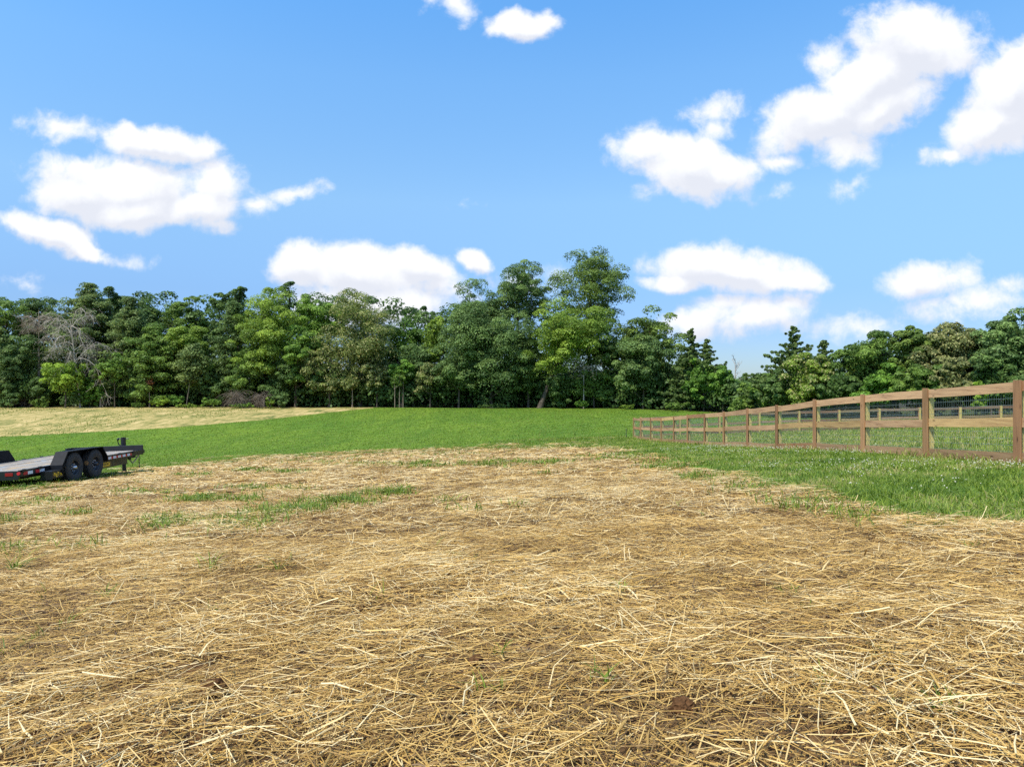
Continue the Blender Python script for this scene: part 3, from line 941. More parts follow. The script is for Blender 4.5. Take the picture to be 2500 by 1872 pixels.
# ------------------------------------------------------------------ trailer
def build_trailer():
    root = link(bpy.data.objects.new('flatbed_trailer', None))
    root.location = (-11.92, 18.6, float(ground_z(-11.9, 18.6)) + 0.0)
    root.rotation_euler = (R(-2.2), R(0.7), R(92.6))
    root.scale = (1.09, 1.09, 1.09)
    tag(root, 'black tandem axle flatbed trailer with weathered plank deck parked on the grass at left', 'trailer')
    RE, FE, WD = -1.66, 3.92, 2.10
    DZ = 0.465
    TR = 0.36                                                # tyre radius
    # deck: planks running lengthwise, drawn as real boards in one mesh
    mb = MB()
    npl = 11
    pw = (WD - 0.12) / npl
    rr = random.Random(3)
    for i in range(npl):
        j = rr.uniform(-.004, .004)
        mb.box(RE + 0.04, FE - 0.05, 0.06 + i * pw + 0.004, 0.06 + (i + 1) * pw - 0.004, DZ - 0.04 + j, DZ + j)
    mb.build('deck', M_DECK, root)
    # perimeter frame and main beams
    mb = MB()
    for y0, y1 in ((0.0, 0.055), (WD - 0.055, WD)):
        mb.box(RE, FE, y0, y1, DZ - 0.13, DZ + 0.012)
    mb.box(RE, RE + 0.035, 0.056, WD - 0.056, DZ - 0.20, DZ - 0.002)
    for y in (0.16, WD - 0.28):
        mb.box(RE + 0.3, FE, y, y + 0.12, DZ - 0.21, DZ - 0.197)
        mb.box(RE + 0.3, FE, y + 0.05, y + 0.065, DZ - 0.197, DZ - 0.06)
    for k in range(12):
        x = RE + 0.3 + k * 0.46
        mb.box(x, x + 0.05, 0.058, WD - 0.058, DZ - 0.11, DZ - 0.045)
    mb.build('frame', M_BLACK, root, 0.004)
    # deep side beam ahead of the wheels
    for y in (0.075, WD - 0.115):
        mb = MB(); mb.box(1.50, 3.15, y, y + 0.035, DZ - 0.33, DZ - 0.131); mb.build('side_beam', M_BLACK, root, 0.004)
    # stake pockets
    for x in (-1.62, -1.05, 1.75, 2.5, 3.3):
        for y in (-0.045, WD):
            mb = MB(); mb.box(x, x + 0.10, y + .001, y + 0.044, DZ - 0.032, DZ + 0.028); mb.build('stake_pocket', M_BLACK, root, 0.006)
    # header board at the front
    mb = MB(); mb.box(FE + .001, FE + 0.05, 0.0, WD, DZ - 0.13, DZ + 0.15); mb.box(FE - 0.30, FE, WD - 0.05, WD - 0.001, DZ + .0125, DZ + 0.15)
    mb.build('header_board', M_BLACK, root, 0.005)
    mb = MB(); mb.box(FE + .052, FE + 0.17, 0.02, 0.16, DZ - 0.10, DZ + 0.0); mb.build('corner_bracket', M_BLACK, root, 0.006)
    # fenders
    prof = [(-0.62, 0.26), (-0.605, 0.47), (-0.37, 0.772), (1.16, 0.772), (1.39, 0.51), (1.41, 0.36)]
    for sgn in (0, 1):
        mb = MB()
        y0, y1 = (-0.29, -0.002) if sgn == 0 else (WD + 0.002, WD + 0.29)
        mb.strip_y(prof, 0.010, y0, y1)
        yo = y0 if sgn == 0 else y1
        lip = [(a * 0.975 + 0.01, b - 0.022 if b > .5 else b) for a, b in prof]
        t0, t1 = (yo - .006, yo - .0005) if sgn == 0 else (yo + .0005, yo + .006)
        mb.add([(a, t0, b) for a, b in prof] + [(a, t0, b) for a, b in lip], [(i, i + 1, len(prof) + i + 1, len(prof) + i) for i in range(len(prof) - 1)])
        yi = (-0.001, 0.0095) if sgn == 0 else (WD - 0.0095, WD + 0.001)
        mb.poly_y(prof, yi[0] + (-.001 if sgn == 0 else .001), yi[1] - (.0105 if sgn == 0 else -.0105))
        mb.build('fender', M_FENDER, root, 0.008)
    # step plate behind the wheels with the maker's lettering
    for sgn in (0, 1):
        y0, y1 = (-0.27, -0.003) if sgn == 0 else (WD + 0.003, WD + 0.27)
        mb = MB(); mb.box(-0.98, -0.56, y0, y1, DZ - 0.115, DZ - 0.095); mb.box(-0.98, -0.97, y0, y1, DZ - .30, DZ - .1155)
        yb = y0 if sgn == 0 else y1 - 0.01
        mb.box(-0.97, -0.56, yb, yb + 0.01, DZ - 0.27, DZ - 0.1155)
        st = mb.build('step_plate', M_BLACK, root, 0.003)
        if sgn == 0:
            cu = bpy.data.curves.new('lettering', 'FONT'); cu.body = 'BigTex'; cu.size = 0.115; cu.align_x = 'CENTER'; cu.align_y = 'CENTER'; cu.extrude = 0.001
            cu.offset = 0.004
            cu.materials.append(M_YELLOW)
            tmp = link(bpy.data.objects.new('lettering', cu)); bpy.context.view_layer.update()
            me = bpy.data.meshes.new_from_object(tmp.evaluated_get(bpy.context.evaluated_depsgraph_get()))
            bpy.data.objects.remove(tmp)
            o = link(bpy.data.objects.new('lettering', me), st)
            o.location = (-0.765, y0 - 0.003, DZ - 0.19); o.rotation_euler = (R(90), 0, 0)
    # wheels
    tyre_prof = [(0.205, -0.095), (0.235, -0.108), (0.29, -0.116), (0.34, -0.112), (0.372, -0.094), (0.386, -0.07), (0.39, -0.03), (0.39, 0.03), (0.386, 0.07), (0.372, 0.094), (0.34, 0.112), (0.29, 0.116), (0.235, 0.108), (0.205, 0.095)]
    q_ = TR / 0.39
    tyre_prof = [(a * q_, b * q_) for a, b in tyre_prof]
    for (wx, wy, sg) in ((0, -0.145, 1), (0.93, -0.145, 1), (0, WD + 0.145, -1), (0.93, WD + 0.145, -1)):
        c = (wx, wy, TR - 0.01)
        mb = MB()
        rim = [(0.206, -0.092), (0.196, -0.096), (0.188, -0.08), (0.178, -0.03), (0.165, -0.012), (0.12, -0.002), (0.105, -0.02), (0.07, -0.026), (0.001, -0.026)]
        mb.lathe_y([(r * q_, y * sg * q_) for r, y in rim], c, 32)
        mb.lathe_y([(0.188, 0.084 * sg), (0.17, 0.05 * sg), (0.14, 0.03 * sg), (0.001, 0.03 * sg)], c, 24)
        wl = mb.build('wheel', M_RIM, root)
        mb = MB(); mb.lathe_y(tyre_prof, c, 48)
        for k in range(60):                                  # tread blocks
            t = 2 * math.pi * k / 60
            for yy in (-0.062, -0.022, 0.018, 0.058):
                p = Vector((math.cos(t), 0, math.sin(t))); q = Vector((-math.sin(t), 0, math.cos(t)))
                cc_ = Vector(c) + p * (TR + .001) + Vector((0, yy, 0))
                vs = [cc_ + q * a * 0.014 + Vector((0, b * 0.016, 0)) + p * d for d in (-0.01, 0.006) for a, b in ((-1, -1), (1, -1), (1, 1), (-1, 1))]
                mb.add(vs, [(4, 5, 6, 7), (0, 1, 5, 4), (1, 2, 6, 5), (2, 3, 7, 6), (3, 0, 4, 7)])
        mb.build('tyre', M_RUBBER, wl)
        mb = MB(); mb.lathe_y([(0.058, -0.02 * sg), (0.055, -0.095 * sg), (0.045, -0.105 * sg), (0.04, -0.125 * sg), (0.001, -0.127 * sg)], c, 20)
        mb.build('hub', M_NUT if wx == 0 else M_RIM, wl)
        for k in range(8):
            t = 2 * math.pi * (k + .3) / 8
            p = (c[0] + 0.085 * math.cos(t), c[1], c[2] + 0.085 * math.sin(t))
            mb = MB(); mb.lathe_y([(0.014, -0.022 * sg), (0.014, -0.052 * sg), (0.009, -0.06 * sg), (0.001, -0.062 * sg)], p, 6)
            mb.build('lug_nut', M_NUT, wl)
    # clay stuck to the front tyre
    mb = MB(); mb.add([(0.93 - TR - 0.012 - 0.01 * (abs(a) + abs(b) < .5), -0.2 + a * .06, 0.40 + b * .06) for a, b in ((0, 0), (1, .1), (.6, .9), (-.4, 1), (-1, .2), (-.5, -.9), (.7, -.8))], [(0, i, i % 6 + 1) for i in range(1, 7)])
    mb.build('dried_clay', flat_mat('dry_clay', (0.36, 0.2, 0.08), 0.95), root)
    # axles
    for x in (0, 0.93):
        mb = MB(); mb.tube([(x, -0.1, TR), (x, WD + 0.1, TR)], 0.045, 10); mb.build('axle', M_BLACK, root)
    # reflective tape
    mb = MB()
    x = 1.62
    for k in range(13):
        w = 0.10 if k % 2 == 0 else 0.155
        mb.box(x, x + w, -0.004, -0.001, DZ - 0.10, DZ - 0.035, 0 if k % 2 == 0 else 1)
        x += w
    mb.build('reflector_tape', [M_RED, M_WHITE], root)
    for x in (RE + 0.10, RE + 0.52):
        mb = MB(); mb.box(x, x + .145, -0.004, -0.001, DZ - 0.105, DZ - 0.035, 0); mb.box(x + .145, x + .32, -0.004, -0.001, DZ - 0.105, DZ - 0.035, 1)
        mb.build('reflector_tape', [M_RED, M_WHITE], root)
    # tail lights on the rear face
    for (y, w, z, h, mt) in ((0.16, 0.17, DZ - 0.115, 0.075, M_LENS), (0.50, 0.09, DZ - 0.10, 0.07, M_RED), (WD - 0.33, 0.17, DZ - 0.115, 0.075, M_LENS), (0.92, 0.09, DZ - 0.10, 0.07, M_RED)):
        mb = MB(); mb.box(RE - 0.012, RE - 0.001, y, y + w, z, z + h); mb.build('tail_light', mt, root, 0.005)
    mb = MB(); mb.tube([(RE - 0.03, 0.03, DZ - 0.06), (RE - .001, 0.03, DZ - 0.06)], 0.035, 14); mb.build('marker_light', M_RED, root)
    # warning sticker on the side beam
    mb = MB(); mb.box(1.80, 2.2, 0.071, 0.0745, DZ - 0.30, DZ - 0.18); stk = mb.build('sticker', M_YELLOW, root)
    mb = MB(); mb.box(1.82, 2.18, 0.0685, 0.0705, DZ - 0.288, DZ - 0.278)
    for k in range(7):
        mb.box(1.84 + k * .045, 1.84 + k * .045 + (.03 if k % 3 else .018), 0.0685, 0.0705, DZ - 0.245, DZ - 0.21 + .008 * (k % 2))
    mb.build('print', M_BLACK, stk)
    # tongue with coupler
    mb = MB()
    for s in (-1, 1):
        a = Vector((FE - 0.2, WD / 2 + s * 0.75, DZ - 0.19)); b = Vector((FE + 1.25, WD / 2 + s * 0.06, DZ - 0.19))
        d = (b - a).normalized(); nrm = Vector((-d.y, d.x, 0)) * 0.04
        vs = [p + nrm * q + Vector((0, 0, z)) for p in (a, b) for q, z in ((-1, -.08), (1, -.08), (1, .06), (-1, .06))]
        mb.add(vs, [(3, 2, 1, 0), (4, 5, 6, 7), (0, 1, 5, 4), (1, 2, 6, 5), (2, 3, 7, 6), (3, 0, 4, 7)])
    mb.box(FE + 1.2, FE + 1.5, WD / 2 - .05, WD / 2 + .05, DZ - .22, DZ - .10)
    mb.build('tongue', M_BLACK, root, 0.006)
    # jack
    jx, jy = FE + 0.62, WD / 2 - .18
    gz_ = -0.24
    mb = MB(); mb.tube([(jx, jy, 0.10), (jx, jy, 0.84)], 0.072, 16); mb.box(jx - .09, jx + .09, jy - .1, jy + .1, DZ - .13, DZ - .10)
    jk = mb.build('jack', M_BLACK, root)
    mb = MB(); mb.tube([(jx, jy, gz_), (jx, jy, 0.10)], 0.058, 14); mb.box(jx - .1, jx + .1, jy - .1, jy + .1, gz_ - .03, gz_)
    mb.build('jack_foot', M_BLACK, jk)
    mb = MB(); mb.tube([(jx, jy - .16, 0.79), (jx, jy + .13, 0.79)], 0.014, 8); mb.tube([(jx, jy + .13, 0.79), (jx, jy + .17, 0.74), (jx, jy + .15, 0.64), (jx, jy + .075, 0.58)], 0.018, 8)
    mb.tube([(jx, jy + .12, 0.81), (jx, jy + .18, 0.77)], 0.03, 8)
    mb.build('jack_crank', M_BLACK, jk)
    # safety chain and strap hanging at the front corner
    for k in range(9):
        mb = MB()
        c = Vector((FE + 0.10, 0.16, DZ - 0.12 - k * 0.042))
        ax = Vector((1, 0, 0)) if k % 2 else Vector((0, 1, 0))
        pts = [c + ax * 0.018 * math.cos(t) + Vector((0, 0, 0.03 * math.sin(t))) for t in [2 * math.pi * q / 10 for q in range(11)]]
        mb.tube(pts, 0.006, 5, 0, False)
        if k == 8: mb.tube([c + Vector((-.03, 0, -.03)), c + Vector((0, 0, -.07)), c + Vector((.035, 0, -.03))], .012, 6)
        mb.build('chain_link', M_CHAIN, root)
    mb = MB(); mb.tube([(FE + .04, .12, DZ - .12), (FE - .05, .2, DZ - .3), (FE - .12, .25, DZ - .37), (FE - .17, .3, DZ - .28), (FE - .2, .3, DZ - .14)], .02, 6)
    mb.build('strap', M_STRAP, root)


build_trailer()

# ------------------------------------------------------------------ clods
def clod(px, py, size, label, seed):
    rr = np.random.default_rng(seed)
    import bmesh
    bm = bmesh.new()
    for k in range(3):
        r = bmesh.ops.create_icosphere(bm, subdivisions=4, radius=size * rr.uniform(.28, .42))
        o = Vector((rr.uniform(-.3, .3) * size, rr.uniform(-.2, .2) * size, rr.uniform(.1, .3) * size))
        for v in r['verts']:
            n = float(fbm(np.array([v.co.x * 110 + k * 9]), np.array([v.co.y * 110 + v.co.z * 87]), seed, 4)[0])
            v.co = v.co * (0.65 + 0.7 * n) + o
    me = bpy.data.meshes.new('soil_clod'); bm.to_mesh(me); bm.free()
    me.materials.append(M_SOIL)
    X_, Y_, Z_ = px_point(px, py)
    o = link(bpy.data.objects.new('soil_clod', me)); o.location = (X_, Y_, Z_ + .008); o.scale = (1, 1, .85)
    tag(o, label, 'soil clod', 'clods of clay in the straw')


clod(1172, 1628, 0.062, 'brown clay clod in the straw just below a green grass tuft', 3)
clod(505, 1700, 0.10, 'reddish crumbled clay lump on the bare patch at lower left', 5)
clod(1660, 1745, 0.075, 'flat red clay lump in the bare streak right of bottom centre', 11)

# ------------------------------------------------------------------ trees
PAL = {
    'yg': (0.235, 0.350, 0.052), 'light': (0.20, 0.335, 0.058), 'mg': (0.165, 0.268, 0.052), 'dg': (0.116, 0.199, 0.049),
    'teal': (0.155, 0.250, 0.074), 'olive': (0.165, 0.250, 0.052), 'pine': (0.175, 0.250, 0.075), 'dpine': (0.125, 0.20, 0.058),
    'bright': (0.26, 0.40, 0.05), 'cedar': (0.14, 0.215, 0.062), 'tan': (0.215, 0.25, 0.085), 'blos': (0.20, 0.265, 0.07), 'rust': (0.293, 0.137, 0.065),
    'green': (0.159, 0.302, 0.045),
}


def unit(v):
    return v / np.maximum(np.linalg.norm(v, axis=-1, keepdims=True), 1e-9)


def leaf_quads(p, nrm, size, rg, aspect=0.62):
    n = len(p)
    t = unit(np.cross(nrm, unit(rg.normal(0, 1, (n, 3)))))
    b = np.cross(nrm, t)
    s = size[:, None]
    k = rg.uniform(-0.2, 0.2, (n, 1))
    A = p - t * s * 0.5
    B = p - b * s * 0.5 * aspect + t * s * k + nrm * s * 0.10
    C = p + t * s * 0.5
    D = p + b * s * 0.5 * aspect + t * s * k + nrm * s * 0.10
    return np.stack([A, B, C, D], 1)


def clump_leaves(cen, rad, per, rg, size, squash=0.72, jitter=0.42, upbias=0.3):
    """leaves on the outer shell of every clump"""
    n = len(cen)
    idx = np.repeat(np.arange(n), per)
    N = len(idx)
    d = unit(rg.normal(0, 1, (N, 3)) + np.array([0, 0, upbias]))
    low = (d[:, 2] < -0.15) & (rg.uniform(0, 1, N) < 0.7)
    d[low, 2] *= -1
    rr = rad[idx] * rg.uniform(0.62, 1.08, N) ** 0.7
    off = d * rr[:, None] * np.array([1, 1, squash])
    p = cen[idx] + off
    nr = unit(d + rg.normal(0, jitter, (N, 3)) + np.array([0, 0, 0.45]))
    sz = size * rg.uniform(0.6, 1.35, N)
    return leaf_quads(p, nr, sz, rg), idx


def finish_crown(name, quads, rn, cl, mt, color, parent):
    V = quads.reshape(-1, 3)
    Q = np.arange(len(V)).reshape(-1, 4)
    me = big_mesh(name, V, Q, mt, {'rnd': rn, 'clump': cl})
    o = link(bpy.data.objects.new(name, me), parent)
    o.color = (*color, 1)
    return o


def limb_path(a, b, rg, n=5, wob=0.06, sag=0.0):
    a, b = np.array(a, float), np.array(b, float)
    L = np.linalg.norm(b - a)
    t = np.linspace(0, 1, n)[:, None]
    p = a + (b - a) * t
    p += rg.normal(0, wob * L / n, (n, 3)) * np.sin(np.pi * t)
    p[:, 2] += sag * L * np.sin(np.pi * t[:, 0])
    return [tuple(q) for q in p]


def broadleaf(root, H, Wd, cb, seed, color, leaf=0.225, n_cl=76, per=270, lean=0.0, mt=None, bark=None, trunk_r=None, top_heavy=0.0, gap=0.0, crown_name='crown', depth=None, spread=1.0):
    rg = np.random.default_rng(seed)
    rz = (1 - cb) * H / 2
    rc0 = min(Wd, 2 * rz) * 0.5
    dep = depth or min(Wd, H * 0.7)
    # lobes: a few big sub-crowns, each with its own clumps
    n_lobe = max(4, n_cl // 7)
    ld = unit(rg.normal(0, 1, (n_lobe, 3)))
    lf = rg.uniform(0.35, 0.78, (n_lobe, 1))
    lob = ld * lf * np.array([Wd / 2, dep / 2, rz])
    lrad = rc0 * rg.uniform(0.34, 0.5, n_lobe)
    ci = rg.integers(0, n_lobe, n_cl)
    cd = unit(rg.normal(0, 1, (n_cl, 3)) + np.array([0, 0, 0.2]))
    cen = lob[ci] + cd * (lrad[ci] * rg.uniform(0.55, 1.0, n_cl))[:, None]
    cen[:, 2] *= 1.0
    # keep inside the envelope
    e = np.linalg.norm(cen / np.array([Wd / 2, dep / 2, rz]), axis=1)
    f = np.where(e > 0.86, 0.86 / np.maximum(e, 1e-6), 1.0)
    cen *= f[:, None]
    cen[:, 0] *= 1 + top_heavy * (cen[:, 2] / rz)
    crad = rc0 * rg.uniform(0.12, 0.24, n_cl) * spread
    zc = cb * H + rz
    leanx = lambda z: lean * (z / H)
    cen[:, 2] += zc
    cen[:, 0] += leanx(cen[:, 2])
    if gap:
        k = rg.uniform(0, 1, n_cl) > gap
        cen, crad = cen[k], crad[k]
    q, idx = clump_leaves(cen, crad, per, rg, leaf)
    cv = rg.uniform(0, 1, len(cen))
    # sparse inner leaves
    ni = int(len(q) * 0.10)
    pi = unit(rg.normal(0, 1, (ni, 3))) * rg.uniform(0, 0.8, (ni, 1)) ** 0.5 * np.array([Wd / 2, dep / 2, rz]) * 0.66
    pi[:, 2] += zc
    pi[:, 0] += leanx(pi[:, 2])
    qi = leaf_quads(pi, unit(rg.normal(0, 1, (ni, 3))), leaf * 1.2 * rg.uniform(.7, 1.3, ni), rg)
    quads = np.concatenate([q, qi])
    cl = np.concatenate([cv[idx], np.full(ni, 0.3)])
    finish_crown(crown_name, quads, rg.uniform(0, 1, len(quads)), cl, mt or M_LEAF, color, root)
    # trunk with limbs
    mb = MB()
    tr = trunk_r or max(0.08, H * 0.016)
    top = cb * H + rz * 1.35
    zs = np.linspace(-0.3, top, 8)
    wob = rg.normal(0, 0.03 * Wd * 0.3, (8, 2)); wob[0] = 0; wob[1] *= .3
    pts = [(leanx(z) + w[0], w[1], z) for z, w in zip(zs, wob)]
    mb.tube(pts, [tr * 1.35] + [tr * (1 - 0.8 * i / 7) for i in range(1, 8)], 8)
    for k in range(min(10, len(cen))):
        c = cen[(k * 7) % len(cen)]
        zi = max(cb * H * 0.75, min(top * 0.9, c[2] - np.hypot(c[0] - leanx(c[2]), c[1]) * 0.6))
        mb.tube(limb_path((leanx(zi), 0, zi), c, rg, 5, 0.2), [tr * .45, tr * .36, tr * .28, tr * .18, tr * .07], 5)
    mb.build('trunk', bark or M_BARK, root)


def conifer(root, H, Wd, cb, seed, color, kind='pine', leaf=0.26, lean=0.0, levels=None, per=60, bark=None, thin=0.0):
    """pine: flat tiers on level branches; cedar: rising feathery branches in a ragged cone"""
    rg = np.random.default_rng(seed)
    levels = levels or int(10 + H * 0.85)
    cen, rad = [], []
    mb = MB()
    tr = max(0.06, H * 0.011)
    leanx = lambda z: lean * (z / H)
    zs = np.linspace(-0.3, H * 0.97, 8)
    mb.tube([(leanx(z), rg.normal(0, .04), z) for z in zs], [tr * 1.2] + [tr * (1 - 0.9 * i / 7) for i in range(1, 8)], 7)
    for l in range(levels):
        t = (l + rg.uniform(-.3, .3)) / (levels - 1)
        t = min(max(t, 0), 1)
        z = H * (cb + (0.985 - cb) * t)
        zj = H * 0.035
        if kind == 'pine':
            prof = (math.sin(math.pi * min(1, 0.22 + 0.74 * t)) ** 0.8) * (1.0 if t < .85 else .75)
        else:
            prof = (1 - t) ** 0.8 * rg.uniform(0.6, 1.5) + 0.03
        nb = 7 if kind == 'pine' else 6
        a0 = rg.uniform(0, 6.28)
        for b in range(nb):
            if rg.uniform() < thin: continue
            a = a0 + b * 2 * math.pi / nb + rg.normal(0, .35)
            L = Wd / 2 * prof * rg.uniform(0.45, 1.2)
            rise = rg.uniform(-0.02, 0.22) if kind == 'pine' else rg.uniform(0.05, 0.45)
            p0 = np.array([leanx(z), 0, z + rg.uniform(-1, 1) * zj])
            p1 = p0 + np.array([math.cos(a) * L, math.sin(a) * L, L * rise])
            if L > 0.5:
                mb.tube(limb_path(p0, p1, rg, 4, .12, -.03), [tr * .3, tr * .22, tr * .15, tr * .05], 4, 0, False)
            m_ = max(2, int(L / (0.55 if kind == 'pine' else 0.30)))
            for k in range(m_):
                s = (k + 0.6) / m_
                if kind == 'pine' and s < 0.25: continue
                c = p0 + (p1 - p0) * s
                cen.append(c + rg.normal(0, .12, 3) * np.array([1, 1, .5]))
                rad.append((0.78 if kind == 'pine' else 0.36) * rg.uniform(.7, 1.25) * ((1 - .5 * s) * (.45 + .55 * (1 - t)) if kind != 'pine' else 1))
    cen.append(np.array([leanx(H), 0, H * .985])); rad.append(.25)
    cen, rad = np.array(cen), np.array(rad)
    q, idx = clump_leaves(cen, rad, per, rg, leaf, 0.6 if kind == 'pine' else 0.9, 0.5, 0.25)
    cv = rg.uniform(0, 1, len(cen))
    finish_crown('crown', q, rg.uniform(0, 1, len(q)), cv[idx], M_NEEDLE, color, root)
    mb.build('trunk', bark or M_BARK, root)


def bare_tree(root, H, Wd, seed, mat, droop=0.3, n_limb=10, twigs=18, cb=0.2, lean=0.0, name='trunk', tw_r=0.012, arch=False):
    rg = np.random.default_rng(seed)
    mb = MB()
    tr = max(.05, H * (.009 if arch else .013))
    zs = np.linspace(-.2, H * .95, 7)
    mb.tube([(lean * z / H, 0, z) for z in zs], [tr * (1.15 - i / 6.6) for i in range(7)], 6)
    mt_ = MB()
    for k in range(n_limb):
        z = H * rg.uniform(cb, .9)
        a = rg.uniform(0, 6.28)
        L = Wd / 2 * rg.uniform(.6, 1.1)
        p0 = np.array([lean * z / H, 0, z]); p1 = p0 + np.array([math.cos(a) * L, math.sin(a) * L * .8, L * rg.uniform(min(-droop, .4), max(-droop, .5))])
        path = limb_path(p0, p1, rg, 6, .25, .30 if arch else .12)
        mb.tube(path, [tr * .5, tr * .42, tr * .34, tr * .26, tr * .18, tr * .07], 5, 0, False)
        for j in range(twigs):
            q = np.array(path[rg.integers(1, 6)])
            d = unit(rg.normal(0, 1, 3) + (p1 - p0) / max(L, .1) * .8 + np.array([0, 0, -droop * (1.6 if arch else 1)]))
            l2 = L * rg.uniform(.15, .5)
            e = q + d * l2
            pp = limb_path(q, e, rg, 4, .3, -.05)
            mt_.tube(pp, [tw_r * 1.8, tw_r * 1.3, tw_r, tw_r * .5], 3, 0, False)
            for jj in range(3):
                q2 = np.array(pp[rg.integers(1, 4)])
                e2 = q2 + unit(rg.normal(0, 1, 3) + d * .6 + np.array([0, 0, -droop])) * l2 * rg.uniform(.3, .6)
                mt_.tube([tuple(q2), tuple(e2)], [tw_r, tw_r * .5], 3, 0, False)
    mb.build(name, mat, root)
    mt_.build('twigs', mat, root)


def tree(kind, name, px, Y, top, wpx, base_cb, col, label, seed, cat='tree', group=None, base=None, rank=None, **kw):
    if px > 1850 and group is None and Y < 80: group = 'trees behind the paddock on the right'
    X = (px - 1250) / F * Y
    z = float(ground_z(X, Y)) - 0.05
    H = -(top - 936) / F * Y - z
    Wm = wpx / F * Y * (1.18 if kind == 'b' and cat == 'tree' else 1.0)
    if 'per' in kw and kind == 'b' and cat == 'tree': kw['per'] = int(kw['per'] * 1.5)
    if 'n_cl' in kw and cat == 'tree': kw['n_cl'] = int(kw['n_cl'] * 1.3)
    root = link(bpy.data.objects.new(name, None))
    root.location = (X, Y, z)
    tag(root, label, cat, group)
    c = PAL.get(col, (.08, .14, .04))
    if group == GE and base_cb < .4 and wpx > 88: base_cb *= .45
    if kind == 'b':
        broadleaf(root, H, Wm, base_cb, seed, c, **kw)
    elif kind == 'p':
        conifer(root, H, Wm, base_cb, seed, c, 'pine', **kw)
    elif kind == 'c':
        conifer(root, H, Wm, base_cb, seed, c, 'cedar', **kw)
    elif kind == 'd':
        bare_tree(root, H, Wm, seed, kw.pop('mat', M_DEAD), **kw)
    return root


BL, PI_, CE = 'broadleaf_tree', 'pine_tree', 'cedar_tree'
T = tree
FB = dict(mt=M_LEAF_BLOSSOM)
GE = 'trees along the edge of the woods'
# ---- back row: crowns whose tops stand above the others
T('b', BL, 15, 104, 672, 130, .25, 'mg', 'green tree whose crown is cut by the left edge of the photo', 101, group=GE, n_cl=50)
T('b', PI_, 108, 106, 682, 84, .35, 'dpine', 'dark rounded pine top against the sky near the left edge', 102, group=GE, n_cl=40)
T('b', BL, 68, 108, 706, 90, .3, 'light', 'light green crown with sky gaps beside the dark rounded pine top', 103, group=GE, n_cl=40, gap=.2)
T('p', PI_, 192, 103, 702, 190, .38, 'pine', 'broad grey green pine with a leaning trunk above the bleached dead tree', 104, group=GE, lean=1.6, per=70)
T('b', BL, 268, 106, 672, 95, .3, 'dg', 'tall dark tree with ragged twin tips right of the broad leaning pine', 105, group=GE, gap=.15, n_cl=55)
T('b', BL, 318, 108, 690, 80, .3, 'dg', 'dark narrow tree between the ragged twin tips and the greyish tiered pine', 106, group=GE, n_cl=46)
T('b', BL, 362, 107, 681, 85, .3, 'dg', 'dark green tree with a small knob on top, left of the yellow green dome', 107, group=GE, n_cl=50)
T('b', BL, 420, 107, 687, 90, .3, 'mg', 'mid green uneven crown just behind the yellow green dome', 108, group=GE, n_cl=50)
T('b', BL, 480, 108, 698, 90, .3, 'mg', 'low topped green crown right of and behind the yellow green dome', 109, group=GE, n_cl=50)
T('b', BL, 540, 106, 700, 75, .25, 'dg', 'dark crown in the dip left of the narrow dark spire', 110, group=GE, n_cl=50)
T('b', BL, 583, 105, 655, 75, .3, 'dg', 'narrow dark spire tree left of the big yellow green crown', 111, group=GE, n_cl=50, gap=.1)
T('b', BL, 708, 105, 664, 70, .55, 'dg', 'thin see through crown poking up between two yellow green trees', 112, group=GE, n_cl=34, gap=.3, per=110)
T('b', BL, 1056, 106, 722, 70, .3, 'dg', 'small dark crown in the low gap left of the big blue green tree', 113, group=GE, n_cl=40)
T('b', BL, 985, 104, 708, 105, .2, 'green', 'fresh green rounded tree right of the wide olive tree', 114, group=GE)
# ---- front row, left to right
T('p', PI_, 8, 97, 805, 110, .12, 'pine', 'grey green pine with low boughs at the left edge of the photo', 120, group=GE, lean=-1.0)
T('b', BL, 55, 98, 800, 120, .05, 'teal', 'dark bluish bushy tree left of the bleached dead tree', 121, group=GE, n_cl=60)
T('d', 'dead_tree', 196, 95.0, 772, 170, 0, '', 'bleached grey dead tree with drooping twigs among green trees', 122, cat='dead tree', n_limb=17, twigs=26, cb=.45, droop=.9, lean=-1.4, arch=True, tw_r=.010)
T('d', 'dead_tree', 95, 98.5, 745, 95, 0, '', 'brownish bare twiggy crown left of and above the bleached dead tree', 123, cat='dead tree', mat=M_PALEBARK, n_limb=14, twigs=22, cb=.72, droop=.1)
T('b', BL, 160, 93.8, 868, 130, .16, 'bright', 'bright yellow green small tree below the bleached dead tree', 124, group=GE, n_cl=42, per=130)
T('b', BL, 60, 96, 905, 150, .02, 'dg', 'low dark bushy tree at the foot of the woods near the left edge', 125, group=GE, n_cl=50)
T('b', BL, 218, 96, 920, 90, .05, 'green', 'small fresh green bushy tree under the right side of the bleached dead tree', 126, group=GE, n_cl=36)
T('p', PI_, 318, 100, 735, 130, .3, 'pine', 'greyish tiered pine with a straight thin trunk', 127, group=GE, per=62)
T('p', PI_, 375, 97, 800, 160, .22, 'mg', 'low green pine with wide flat tiers left of the yellow green dome', 128, group=GE, per=66)
T('b', BL, 245, 95.5, 872, 62, .48, 'mg', 'small tree on a pale slim trunk left of its shorter slim neighbour', 129, group=GE, bark=M_PALEBARK, n_cl=26, per=110, trunk_r=.13)
T('b', BL, 280, 95, 858, 76, .42, 'light', 'light green small tree on a slim trunk right of the pale slim trunk', 130, group=GE, n_cl=30, per=120, trunk_r=.09)
T('b', BL, 330, 96, 880, 86, .25, 'teal', 'small blue green tree with pale leaf clusters left of the rusty sapling', 131, group=GE, n_cl=34)
T('b', 'rusty_sapling', 365, 94.8, 905, 36, .42, 'rust', 'reddish brown dying sapling in front of the dark woods', 132, n_cl=14, per=70, leaf=.24, trunk_r=.09, bark=M_PALEBARK, cat='sapling')
